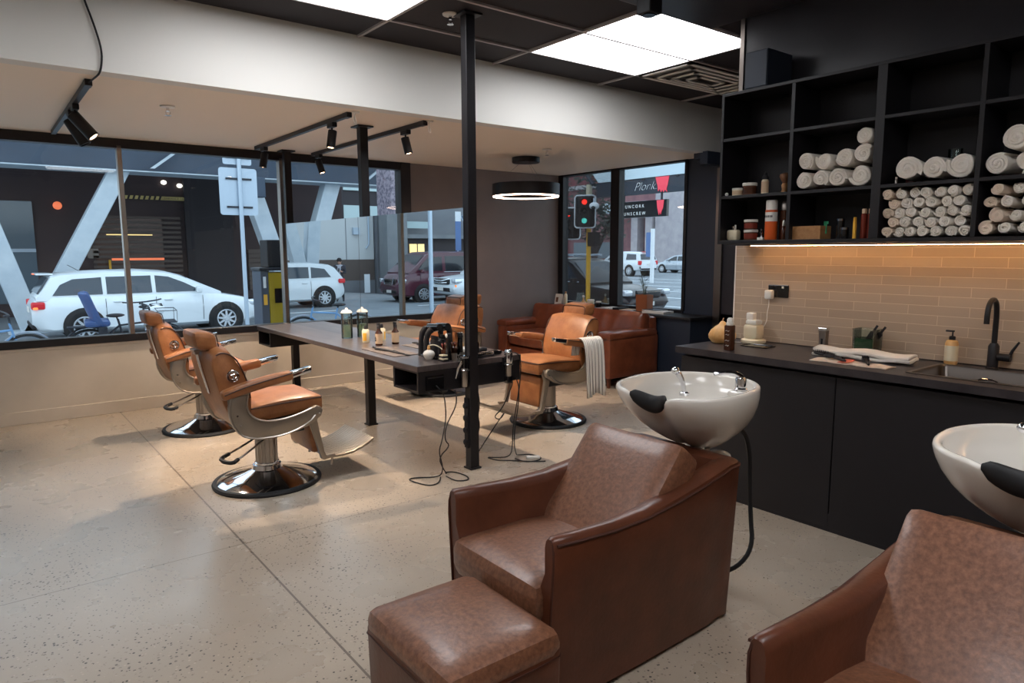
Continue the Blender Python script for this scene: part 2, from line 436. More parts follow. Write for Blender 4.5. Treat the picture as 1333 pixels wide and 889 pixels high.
# right wall with two windows
o=sbox('wall_right','navy',XR,3.0,0,XR+.12,YB,.79); tag(o,'navy wall below the right hand windows','wall')
o=sbox('wall_right','navy',XR,4.70,.79,XR+.12,5.12,2.52); tag(o,'navy wall beside the right hand windows','wall')
o=sbox('wall_right','dark_wall',XR,2.64,0,XR+.12,4.70,3.0); tag(o,'dark wall beyond the navy corner','wall')
o=sbox('wall_side','dark_wall',XC+.12,2.56,0,XR,2.64,3.0); tag(o,'dark wall closing the corridor behind the basin wall','wall')
o=sbox('trim_5','steel',XR-.03,4.60,0,XR,4.69,2.38); tag(o,'grey door trim beside the navy wall','door trim')
for i,(y0,y1,z0) in enumerate(((4.60,4.70,2.40),(4.70,4.78,2.46))):
    sbox('trim_%d'%(6+i),'navy',XR-.33,y0,z0,XR,y1-.002,2.53 if i else 2.53,label='navy stepped boxing under the bulkhead end',cat='trim')
# basin wall (tiles + dark paint)
o=sbox('wall_partition','dark_wall',XC,YN,0,XC+.12,2.76,3.0); tag(o,'dark wall behind the towel shelves and the counter','wall')
o=sbox('wall_partition','tiles',XC-.012,YN,.905,XC+.001,2.752,1.525); tag(o,'glossy taupe brick-laid tile splashback lit from above','splashback')
sbox('trim_8','white_plastic',XC-.015,2.752,.905,XC+.0,2.760,1.525,label='pale edge trim of the tile splashback',cat='trim')
sbox('trim_9','steel',XC-.012,2.755,2.46,XC+.02,2.785,3.0,label='grey corner trim above the shelves',cat='trim')
# ledge/bench under right windows
o=sbox('window_ledge','navy',6.15,4.72,.0,XR-.002,YB-.002,.735,bevel=.004); 
tag(struct(o),'navy boxed ledge under the right hand windows','ledge')
o=sbox('trim_10','black_matte',6.11,4.69,.737,XR-.002,YB-.002,.762,bevel=.004); tag(o,'dark top board of the navy ledge','ledge top')
# ---- windows
def window(name,label,frame,panes,fm='black_metal'):
    w=thing(name,label,'window'); w['kind']='structure'
    f=G()
    for b in frame: f.box(*b)
    part('window_frame',f,fm,w,smooth=False,bevel=.003,seg=1)
    for b in panes: part('pane',G().box(*b),'glass',w,smooth=False)
    return w
xs=[XL,-1.81,-.33,1.147,2.63,4.03]
w=window('window_1','long street window with black head and sill frame',
    [(XL,YB-.02,2.435,4.03,YB+.10,2.52),(XL,YB-.03,.669,4.03,YB+.10,.735),(4.03,YB-.03,.67,4.163,YB+.12,2.52)],
    [(a,YB+.04,.735,b,YB+.046,2.435) for a,b in zip(xs,xs[1:])])
for x in xs[1:-1]:
    part('mullion',G().box(x-.02,YB-.02,.70,x+.02,YB+.07,2.46),'brushed',w,smooth=False,bevel=.003,label='silver metal mullion')
w=window('window_2','right hand corner window looking onto the crossing',
    [(XR-.02,6.15,.79,XR+.08,6.30,2.54),(XR-.02,7.20,.79,XR+.08,YB,2.54),(XR-.02,5.12,.762,XR+.08,7.2,.80),(XR-.02,5.10,.79,XR+.08,5.14,2.54),(XR-.02,5.12,2.50,XR+.08,7.25,2.54)],
    [(XR+.03,6.30,.80,XR+.036,7.20,2.50),(XR+.03,5.14,.80,XR+.036,6.15,2.50)])
# ---- LED panels of the ceiling grid
lab=['glowing square ceiling panel, nearer the bulkhead, right pair','glowing ceiling panel next to the dark ceiling box, right pair','glowing ceiling panel at the top left, nearer the bulkhead','ceiling panel out of the top left of the frame']
def panel(x0,y0,label):
    t=thing('ceiling_light',label,'ceiling light',(x0+.591,y0+.297,2.99),group='led panels set in the black ceiling')
    part('diffuser',G().box(-.575,-.285,-.004,.575,.285,.004),'panel_emit',t,smooth=False)
    f=G(); 
    for b in ((-.588,-.296,-.008,.588,-.285,.006),(-.588,.285,-.008,.588,.296,.006),(-.588,-.285,-.008,-.575,.285,.006),(.575,-.285,-.008,.588,.285,.006)): f.box(*b)
    part('frame',f,'tbar',t,smooth=False)
    return t
panel(3.457,3.625,lab[0]); panel(3.457,3.035,lab[1]); panel(1.093,3.625,lab[2]); panel(1.093,3.035,lab[3])
for x0,y0 in ((1.093,.07),(1.093,-.52),(-1.271,3.035),(-1.271,.66),(-1.271,.07)): panel(x0,y0,'unseen ceiling panel added to light the near end of the room')  # out-of-view panels continuing the grid, added as fill light from behind the camera
# AC cassette
t=thing('air_vent','square pale ceiling air diffuser near the shelves','air vent',(5.23,3.93,2.985))
g=G()
for i in range(4):
    s=.56-.12*i; h=.27-.06*i; z=-.004-.004*i
    g.box(-s,-h,z-.008,s,-h+.035,z).box(-s,h-.035,z-.008,s,h,z).box(-s,-h,z-.008,-s+.035,h,z).box(s-.035,-h,z-.008,s,h,z)
part('louvres',g,'white_paint',t,smooth=False); part('throat',G().box(-.56,-.27,-.002,.56,.27,.001),'steel',t,smooth=False)
# ---- steel posts
for (y,lbl,z) in ((3.835,'near black square steel post in front of the table end',2.999),(5.385,'middle black square steel post through the table',2.518),(7.13,'far black square steel post by the window',2.518)):
    t=thing('steel_post',lbl,'post',(2.636,y,0),group='black posts along the styling table')
    part('column',G().box(-.035,-.033,.0,.035,.033,z),'black_metal',t,smooth=False,bevel=.004)
    part('cap_plate',G().box(-.07,-.07,z-.012,.07,.07,z+.0005),'black_metal',t,smooth=False,bevel=.002)
    part('base_plate',G().box(-.045,-.045,0,.045,.045,.012),'black_metal',t,smooth=False,bevel=.002)
    if y<4:
        g=G()
        for k in range(4): g.lathe([(.016,-.012),(.022,-.008),(.022,.008),(.016,.012)],(-.047,.01,.19+.085*k),8,'x')
        g.box(-.044,-.012,.15,-.035,.030,.5)
        part('power_strip',g,'black_matte',t,label='black strip of sockets on the post')
# sprinklers
def sprinkler(x,y,z,label):
    t=thing('sprinkler',label,'sprinkler',(x,y,z-.001),group='ceiling sprinklers')
    part('rose',G().lathe([(.05,0),(.048,-.008),(.02,-.012),(.002,-.012)]),'white_plastic',t)
    g=G().cyl((0,0,-.01),(0,0,-.035),.011); g.tube([(-.012,0,-.03),(-.014,0,-.05),(0,0,-.062),(.014,0,-.05),(.012,0,-.03)],.003,6); g.lathe([(.022,-.062),(.022,-.065),(.002,-.066)],(0,0,0),12)
    part('head',g,'chrome',t)
sprinkler(1.187,5.476,2.52,'small sprinkler on the low ceiling at the left')
sprinkler(4.715,5.462,2.52,'small sprinkler on the low ceiling near the ring lamp')
sprinkler(2.547,3.90,3.0,'sprinkler on the black ceiling beside the near post')
# ---- tracks with spots
def spot(loc,aim,label,L=.135,r=.034,energy=30,dark=False,square=False):
    t=thing('track_spotlight',label,'spotlight',loc,group='black track spotlights')
    part('adapter',G().box(-.02,-.055,-.035,.02,.055,0),'black_metal',t,smooth=False,bevel=.004)
    part('stem',G().cyl((0,0,-.03),(0,0,-.08),.007),'black_metal',t)
    d=Vector(aim).normalized(); q=d.to_track_quat('Z','Y').to_matrix().to_4x4(); 
    c=Vector((0,0,-.085))-d*.03
    M=Matrix.Translation(c)@q
    g=G(); g.M=M; 
    if square:
        g.box(-r,-r,0,r,r,L)
        h=part('lamp_head',g,'black_metal',t,bevel=.004)
    else:
        g.lathe([(r*.9,0),(r,.004),(r,L),(r*.86,L),(r*.84,L-.01),(.001,L-.012)],n=24); h=part('lamp_head',g,'black_metal',t)
    if not dark:
        g=G(); g.M=M; g.lathe([(r*.82,L-.009),(r*.6,L-.003),(.001,L-.001)],n=24); part('lens',g,'lens_warm',h)
        ld=bpy.data.lights.new('spot','SPOT'); ld.energy=energy; ld.color=(1,.79,.60); ld.spot_size=R(78); ld.spot_blend=.35; ld.shadow_soft_size=.018
        lo=bpy.data.objects.new('spot_beam',ld); COL.objects.link(lo); lo.parent=t
        lo.matrix_local=Matrix.Translation(c+d*(L+.012))@d.to_track_quat('-Z','Y').to_matrix().to_4x4()
    return t
def track(x,y0,y1,label,rz=0):
    o=part('lighting_track',G().box(x-.018,y0,2.485,x+.018,y1,2.519).box(x-.02,y0-.02,2.482,x+.02,y0+.06,2.5195),'black_metal',smooth=False,bevel=.002)
    tag(o,label,'lighting track','black lighting tracks on the low ceiling')
track(.64,4.93,7.12,'black lighting track at the far left of the low ceiling')
track(2.30,4.92,7.03,'black lighting track left of the middle post')
track(2.92,4.87,7.14,'black lighting track right of the middle post')
spot((.64,5.62,2.485),(.55,-.22,-.72),'lit square spotlight on the far left track',L=.19,r=.04,energy=200,square=False)
spot((.64,5.88,2.485),(.42,-.12,-.8),'unlit spotlight just behind the lit one on the far left track',L=.19,r=.04,dark=True)
spot((2.30,6.80,2.485),(-.16,.10,-1),'lit spotlight at the window end of the left table track',energy=190)
spot((2.30,5.22,2.485),(-.16,.0,-1),'lit spotlight at the near end of the left table track',energy=210)
spot((2.92,6.98,2.485),(.25,-.2,-1),'lit spotlight at the window end of the right table track',energy=210)
spot((2.92,5.17,2.485),(.20,-.12,-1),'lit spotlight at the near end of the right table track',energy=260)
o=part('power_cable',G().tube([(.60,4.655,2.985),(.615,4.652,2.9),(.66,4.65,2.75),(.685,4.65,2.63),(.678,4.65,2.55),(.665,4.652,2.505),(.655,4.70,2.495),(.64,4.94,2.50)],.0055,8,smooth=2),'black_matte')
tag(o,'black cable running down the bulkhead to the far left track','cable')
for x,y in ((2.33,4.86),(2.96,4.85)):
    o=part('wire_hook',G().lathe([(.03,0),(.028,-.01),(.002,-.012)],(x,y,2.5195),16).tube([(x,y,2.51),(x-.025,y-.01,2.47),(x-.018,y-.01,2.43),(x+.012,y,2.425),(x-.012,y,2.50)],.004,6,smooth=2),'white_plastic')
    tag(o,'white ceiling rose with looped wire beside the '+('left' if x<2.5 else 'right')+' table track','cable','white wires by the table tracks')
# ring pendant
t=thing('ring_lamp','black ring pendant lamp glowing along its lower rim','pendant lamp',(4.95,6.09,2.10))
part('canopy',G().lathe([(.03,.42),(.155,.418),(.155,.37),(.15,.362),(.001,.36)],n=32),'black_metal',t)
part('ring',(lambda g:(g.rings([[(r*math.cos(2*PI*i/56),r*math.sin(2*PI*i/56),z) for i in range(56)] for r,z in ((.375,0),(.375,.13),(.285,.13),(.285,0))],closed=True),g)[1])(G()),'black_metal',t)
part('light_band',(lambda g:(g.rings([[(r*math.cos(2*PI*i/56),r*math.sin(2*PI*i/56),z) for i in range(56)] for r,z in ((.368,-.001),(.368,-.010),(.325,-.010),(.325,-.001))],closed=True),g)[1])(G()),'ring_emit',t)
for k in range(3):
    a=2*PI*k/3+.4; part('wire',G().cyl((.33*math.cos(a),.33*math.sin(a),.13),(.06*math.cos(a),.06*math.sin(a),.365),.0012,n=5),'steel',t)
# dark pendant box hanging near the ceiling panels
t=thing('ceiling_projector','small dark square fitting hanging from the ceiling before the lit panels','light fitting',(3.04,2.67,2.775))
part('housing',G().box(-.05,-.05,0,.05,.05,.17),'black_metal',t,smooth=False,bevel=.006); part('stem',G().cyl((0,0,.17),(0,0,.20),.02),'black_metal',t)
part('face',G().lathe([(.036,-.001),(.036,-.006),(.001,-.006)]),'black_gloss',t)
# =============== BARBER CHAIRS (local: origin at base centre on the floor, seat faces +x)
def make_barber_chair():
    t=thing('barber_chair','','chair')
    part('base',G().lathe([(.315,.006),(.315,.022),(.29,.036),(.22,.055),(.14,.078),(.095,.095),(.088,.12),(.001,.12)],n=56),'chrome',t,label='domed chrome base')
    part('base_ring',G().lathe([(.31,0),(.338,.0),(.342,.012),(.335,.024),(.313,.026),(.31,.012)],n=56),'rubber',t)
    g=G().use('brushed').lathe([(.066,.12),(.066,.36),(.001,.36)],n=32); g.use('chrome').lathe([(.075,.10),(.078,.115),(.078,.135),(.066,.14),(.001,.14)],n=32)
    for k in range(16): 
        a=2*PI*k/16; g.use('brushed').cyl((.066*math.cos(a),.066*math.sin(a),.14),(.066*math.cos(a),.066*math.sin(a),.34),.004,n=6)
    part('pedestal_column',g,None,t,label='ribbed metal column')
    part('seat_frame',G().box(-.17,-.22,.355,.18,.22,.40).box(-.10,-.10,.33,.12,.10,.36),'black_metal',t,smooth=False,bevel=.008)
    outer=[(-.285,.645),(-.302,.58),(-.295,.51),(-.272,.45),(-.235,.405),(-.18,.378),(-.10,.366),(0,.366),(.10,.380),(.18,.402),(.225,.43),(.265,.455),(.276,.49),(.262,.515),(.235,.524),(.20,.512),(.14,.49),(.07,.474),(.0,.466),(-.07,.468),(-.125,.480),(-.165,.506),(-.192,.545),(-.198,.59),(-.188,.648)]
    for s in (-1,1):
        g=G().prism(outer,s*.262,s*.298)
        c=part('side_casting',g,'cast_alu',t,bevel=.006)
        y=s*.300
        part('trim_bead',G().tube([(x,y,z) for x,z in ((-.188,.645),(-.198,.59),(-.190,.545),(-.163,.508),(-.122,.483),(-.07,.471),(0,.469),(.07,.477),(.14,.494),(.20,.513))],.0065,6,smooth=1),'brushed',c)
        part('trim_bead',G().tube([(x,y,z) for x,z in ((-.285,.64),(-.301,.56),(-.285,.48),(-.24,.408),(-.17,.376),(-.08,.367),(.02,.370),(.12,.395),(.19,.43),(.225,.465))],.0065,6,smooth=1),'brushed',c)
        g=G()
        for x,z in ((-.255,.53),(-.24,.47),(.25,.475)): part('bolt',G().cyl((x,y-s*.001,z),(x,y+s*.004,z),.006,.005,10),'chrome',c)
        # footrest link
        lk=[(.198,.505),(.262,.515),(.272,.47),(.252,.42),(.292,.205),(.305,.176),(.365,.178),(.37,.158),(.29,.146),(.272,.156),(.262,.19),(.205,.40)]
        part('footrest_arm',G().prism(lk,s*.226,s*.258),'cast_alu',t,bevel=.005)
        # armrest
        g=G().rbox((0,0,0),(.435,.072,.058),.02,7,puff=(0,0,.006),fn=lambda p:(p.x*math.cos(R(11))-p.z*math.sin(R(11)),p.y,p.x*math.sin(R(11))*1.0+p.z*math.cos(R(11))+(.010*(1-(p.x/.22)**2)))); 
        for i in range(len(g.v)): g.v[i]+=Vector((-.128,s*.300,.700))
        a=part('armrest',g,'tan',t)
        part('piping',G().tube([(-.335,s*.300-.036*q,.680) if 0 else (x,s*.336*1.0 if q>0 else s*.264,z) for q in (1,) for x,z in ((-.33,.668),(-.22,.702),(-.10,.727),(.0,.744),(.07,.757))],.004,6,smooth=1),'piping',a)
        g=G().prism([(.070,.722),(.20,.750),(.203,.785),(.075,.765)],s*.272,s*.328)
        part('armrest_tip',g,'chrome',t,bevel=.006,label='chrome armrest tip')
        part('arm_bracket',G().prism([(-.30,.60),(-.21,.60),(-.17,.66),(-.10,.70),(-.30,.67)],s*.27,s*.292),'cast_alu',t,bevel=.004)
    # seat
    def sf(p): return (p.x,p.y,p.z+.014*(p.x/.26)-.016*(p.x/.26)**2)
    part('seat',G().rbox((.055,0,.523),(.51,.475,.115),.035,9,fn=sf,puff=(0,0,.014)),'tan',t)
    part('piping',G().tube([(-.18,-.238,.545),(.0,-.239,.556),(.18,-.239,.563),(.295,-.232,.563),(.309,-.20,.563),(.311,0,.566),(.309,.20,.563),(.295,.232,.563),(.18,.239,.563),(0,.239,.556),(-.18,.238,.545)],.0045,6,smooth=1),'piping',t)
    part('calf_panel',G().rbox((0,0,0),(.045,.40,.255),.018,6,puff=(.01,0,0),fn=lambda p:(.245+p.x-(p.z)*.10,p.y,.315+p.z)),'tan',t)
    # backrest: side profile swept across, rounded at the shoulders
    prof_=[(-.235,.405),(-.30,.43),(-.335,.50),(-.375,.60),(-.405,.72),(-.425,.84),(-.425,.905),(-.405,.930),(-.365,.942),(-.315,.938),(-.275,.915),(-.245,.865),(-.215,.79),(-.19,.71),(-.172,.62),(-.178,.53),(-.205,.46)]
    prof=[(x+(.058 if i<8 else (.045 if i<10 else .022)),z) for i,(x,z) in enumerate(prof_)]
    g=G(); rs=[]
    cx_=-.27
    for y,k in ((-.256,.88),(-.254,.95),(-.24,.99),(-.18,1),(-.06,1.0),(.06,1.0),(.18,1),(.24,.99),(.254,.95),(.256,.88)):
        rs.append([((cx_+(x-cx_)*k)+(0.012 if (abs(y)<.1 and x>-.26) else 0),y,(.66+(z-.66)*(k*.15+.85) - (.0 if z<.8 else .028*(abs(y)/.256)**3))) for x,z in prof])
    part('backrest',g.rings(rs),'tan',t,angle=60)
    for s in (-1,1): part('piping',G().tube([(-.160,s*.257,.62),(-.168,s*.2575,.70),(-.193,s*.2575,.78),(-.218,s*.257,.84),(-.240,s*.257,.872),(-.27,s*.257,.898),(-.31,s*.256,.910),(-.345,s*.256,.898)],.004,6,smooth=1),'piping',t)
    g=G().prism([(-.328,.64),(-.368,.82),(-.388,.92),(-.400,.92),(-.378,.80),(-.336,.63)],-.022,.022)
    part('headrest_bar',g,'chrome',t,bevel=.003)
    for s in (-1,1):
        g=G(); M=Matrix.Translation((-.255,s*.2595,.765))@Matrix.Rotation(R(-14),4,'Y'); g.M=M
        g.torus((0,0,0),.034,.0045,24,6,'y')
        g2=[]
        for i in range(len(g.v)): pass
        g.torus((0,0,.0),.026,.003,20,6,'y')
        g.tube([(-.016,0,-.012),(-.006,0,-.018),(.006,0,-.018),(.016,0,-.012)],.003,6).cyl((-.012,-.002,.010),(.012,-.002,.010),.004,n=6).cyl((0,-.002,-.02),(0,-.002,.018),.004,n=6)
        part('emblem',g,'chrome',t,label='round chrome side emblem')
    part('headrest',G().rbox((0,0,0),(.125,.30,.112),.026,8,puff=(.004,0,.004),fn=lambda p:(-.365+p.x*.985-p.z*.14,p.y,.968+p.z*.985-p.x*.14)),'tan',t)
    part('piping',G().tube([(-.300-(z-.96)*.14,y,z) for y,z in ((-.132,.915),(-.146,.95),(-.140,1.000),(-.09,1.008),(.09,1.008),(.140,1.000),(.146,.95),(.132,.915))],.0035,6,smooth=1),'piping',t)
    part('headrest_bracket',G().box(-.415,-.05,.900,-.32,.05,.914).box(-.405,-.03,.88,-.38,.03,.90),'brushed',t,smooth=False,bevel=.003)
    # footplate: curved ribbed sheet with thickness
    pr=[(.30,.172),(.34,.160),(.42,.156),(.50,.164),(.56,.182),(.61,.205),(.655,.232)]
    up_=[(x,z) for x,z in pr]; dn=[(x+.004,z-.016) for x,z in reversed(pr)]
    f=part('footplate',G().prism(up_+dn,-.232,.232),'cast_alu',t,bevel=.003)
    g=G()
    for k in range(15):
        y=-.21+.03*k; g.tube([(x,y,z+.001) for x,z in pr[1:]],.0022,4)
    part('ribs',g,'brushed',f)
    for s in (-1,1): part('footplate_prop',G().cyl((.375,s*.19,.15),(.362,s*.19,.085),.008,.010,10),'brushed',t)
    # pump lever
    g=G().use('brushed').tube([(-.03,-.055,.345),(-.20,-.19,.315),(-.355,-.27,.285),(-.352,-.335,.280),(-.32,-.40,.282),(-.14,-.24,.312),(.02,-.085,.345)],.0065,8,smooth=2)
    g.use('rubber').tube([(-.30,-.243,.295),(-.360,-.275,.284),(-.357,-.34,.279),(-.324,-.403,.281),(-.285,-.37,.288)],.0125,8,smooth=1)
    part('pump_lever',g,None,t)
    return t
ch=make_barber_chair(); ch.location=(1.425,4.455,0); ch['label']='tan leather barber chair nearest the camera on the left of the table'; ch['group']='barber chairs around the styling table'
dup(ch,(1.475,6.17,0),R(-1),'tan leather barber chair farther back on the left, closest to the street window')
dup(ch,(3.935,4.535,0),R(180),'tan leather barber chair with a striped towel over its arm, in front of the sofa')
dup(ch,(3.90,6.22,0),R(181),'tan leather barber chair on the far right of the table, mostly hidden behind it')
# striped towel over chair arm (world: arm of chair 4 nearest the camera is at y=4.22)
def towel_stripes():
    nx=44; nz=22; x0=4.00; g=G(); rows=[]; w=.235
    path=[(4.300,.60),(4.296,.66),(4.285,.71),(4.272,.742),(4.25,.752),(4.22,.757),(4.192,.752),(4.17,.735),(4.158,.70),(4.150,.64),(4.145,.56),(4.142,.48),(4.14,.40),(4.138,.33),(4.138,.27)]
    for k,(y,z) in enumerate(path):
        dd=max(0,(k-6))/8.0; row=[]
        for i in range(nx+1):
            u=i/nx; wv=math.sin(u*PI*2*5.5+.6)*(.003+.013*dd); 
            x=x0+u*w*(1-.08*dd)+.02*dd+.006*math.sin(u*9)*dd
            zz=z-(.0+.018*math.sin(u*7+1)*dd)-.03*(u-.5)*0
            if k<4: zz=z+.0; 
            row.append((x,y-wv*(1 if k>5 else -1),zz))
        rows.append(row)
    me=bpy.data.meshes.new('striped_towel'); bm=bmesh.new(); uvl=bm.loops.layers.uv.new('UVMap')
    V=[[bm.verts.new(p) for p in r] for r in rows]
    for a in range(len(V)-1):
        for b in range(nx):
            f=bm.faces.new((V[a][b],V[a][b+1],V[a+1][b+1],V[a+1][b])); f.smooth=True
            for l,(u,v) in zip(f.loops,((b,a),(b+1,a),(b+1,a+1),(b,a+1))): l[uvl].uv=(u/nx,v/14)
    bm.normal_update()
    bmesh.ops.solidify(bm,geom=bm.faces[:],thickness=.006)
    bm.to_mesh(me); bm.free(); me.materials.append(MT['stripes'])
    for p in me.polygons: p.use_smooth=True
    o=bpy.data.objects.new('striped_towel',me); COL.objects.link(o); return o
tag(towel_stripes(),'white towel with thin dark stripes draped over the chair arm before the sofa','towel')
# =============== SHAMPOO ARMCHAIRS (local origin x=1.85,y=1.81 ; faces -x)
def make_wash_chair():
    t=thing('wash_armchair','','armchair')
    st=[(-.510,.298,.262,.045,.612),(-.50,.302,.266,.052,.618),(-.40,.305,.268,.06,.612),(-.25,.306,.268,.072,.604),(-.08,.305,.268,.085,.606),(.08,.303,.265,.095,.624),(.22,.30,.262,.10,.645),(.34,.294,.258,.10,.664),(.43,.28,.245,.10,.672)]
    path=[]
    for x,yt,yb,th,zt in st: path.append((Vector((x,-yt)),Vector((x+(.0),-yb)),Vector((0,1)),th,zt))
    # rear corner + back
    for ang,zt in ((20,.674),(45,.674),(70,.672)):
        a=R(ang); c=Vector((.45,-.20)); ct=Vector((math.sin(a),-math.cos(a)))
        path.append((c+ct*.085,c+ct*.055,-ct,.10,zt))
    for y,zt in ((-.15,.67),(-.05,.67)): path.append((Vector((.535,y)),Vector((.50,y)),Vector((-1,0)),.10,zt))
    full=path+[(Vector((p.x,-p.y)),Vector((q.x,-q.y)),Vector((n.x,-n.y)),th,zt) for p,q,n,th,zt in reversed(path)]
    rs=[]
    for p,q,n,th,zt in full:
        mid=q.lerp(p,.6)
        def P(v,z): return (v.x,v.y,z)
        rs.append([P(q,.02),P(q.lerp(p,.35),.22),P(mid,.38),P(p.lerp(q,.12),zt-.12),P(p,zt-.035),P(p+n*.006,zt-.010),P(p+n*(.3*th),zt),P(p+n*(.7*th),zt-.001),P(p+n*(th-.006),zt-.010),P(p+n*th,zt-.035),P(p+n*(th*1.0),zt-.12),P(q+n*(th+.01),.38),P(q+n*(th+.01),.02)])
    part('shell',G().rings(rs),'arm_shell',t,angle=50,label='plain brown leather shell')
    pip=[]
    g=G(); g.tube([(p.x,p.y,zt-.022) for p,q,n,th,zt in full[1:-1]],.005,6)
    for s in (0,-1):
        p,q,n,th,zt=full[s]
        g.tube([(q.x-.002,q.y,.03),(q.x-.002,q.lerp(p,.35).y,.22),(p.x-.002,p.lerp(q,.3).y,.40),(p.x-.002,p.y,zt-.05),(p.x+.004,p.y+n.y*.01,zt-.012)],.0045,6,smooth=1)
    part('piping',g,'arm_pipe',t)
    part('seat_base',G().box(-.50,-.245,.03,.38,.245,.335),'arm_shell',t,smooth=False,bevel=.02,seg=3)
    part('plinth',G().box(-.42,-.22,0,.42,.22,.03),'black_matte',t,smooth=False)
    def sf(p): return (p.x,p.y,p.z-.03*((p.x+.0)/.32)*(1 if p.x>0 else .2))
    part('seat_cushion',G().rbox((-.235,0,.378),(.62,.50,.145),.045,10,fn=sf,puff=(.004,0,.018)),'arm_cushion',t,label='mottled worn seat cushion')
    a=R(40)
    def bf(p):
        # p.z along the back height, p.x thickness ; lean back by a
        x=p.x*math.cos(a)+p.z*math.sin(a); z=-p.x*math.sin(a)+p.z*math.cos(a)
        return (x,p.y,z)
    part('back_cushion',G().rbox((.055,0,.535),(.15,.50,.545),.035,10,fn=bf,puff=(.010,0,.0)),'arm_cushion',t,label='mottled worn back cushion')
    return t
wc=make_wash_chair(); wc.location=(1.85,1.81,0); wc['label']='brown leather wash armchair in the middle foreground with mottled cushions'; wc['group']='brown leather wash armchairs'
w2=dup(wc,(1.86,.545,0),0,'brown leather wash armchair cut off at the bottom right corner')
def make_ottoman():
    def of(p): 
        k=.965+.035*((p.z+.2)/.4); return (p.x*k,p.y*k,p.z)
    t=thing('leg_rest_ottoman','','ottoman')
    part('body',G().rbox((0,0,.175),(.405,.485,.34),.02,8,fn=of),'arm_shell',t)
    part('top_cushion',G().rbox((0,0,.345),(.41,.495,.095),.04,9,puff=(0,0,.022)),'arm_cushion',t,label='mottled worn top cushion')
    part('stitching',G().tube([(x*.2065,y*.2465,.312) for x,y in ((-1,-.9),(-.9,-1),(.9,-1),(1,-.9),(1,.9),(.9,1),(-.9,1),(-1,.9))],.0025,6,closed=True,smooth=1),'arm_pipe',t)
    return t
ot=make_ottoman(); ot.location=(1.085,1.652,-.0); ot['label']='low brown leather leg rest pushed against the front of the middle wash armchair'; ot['group']='leather leg rests'
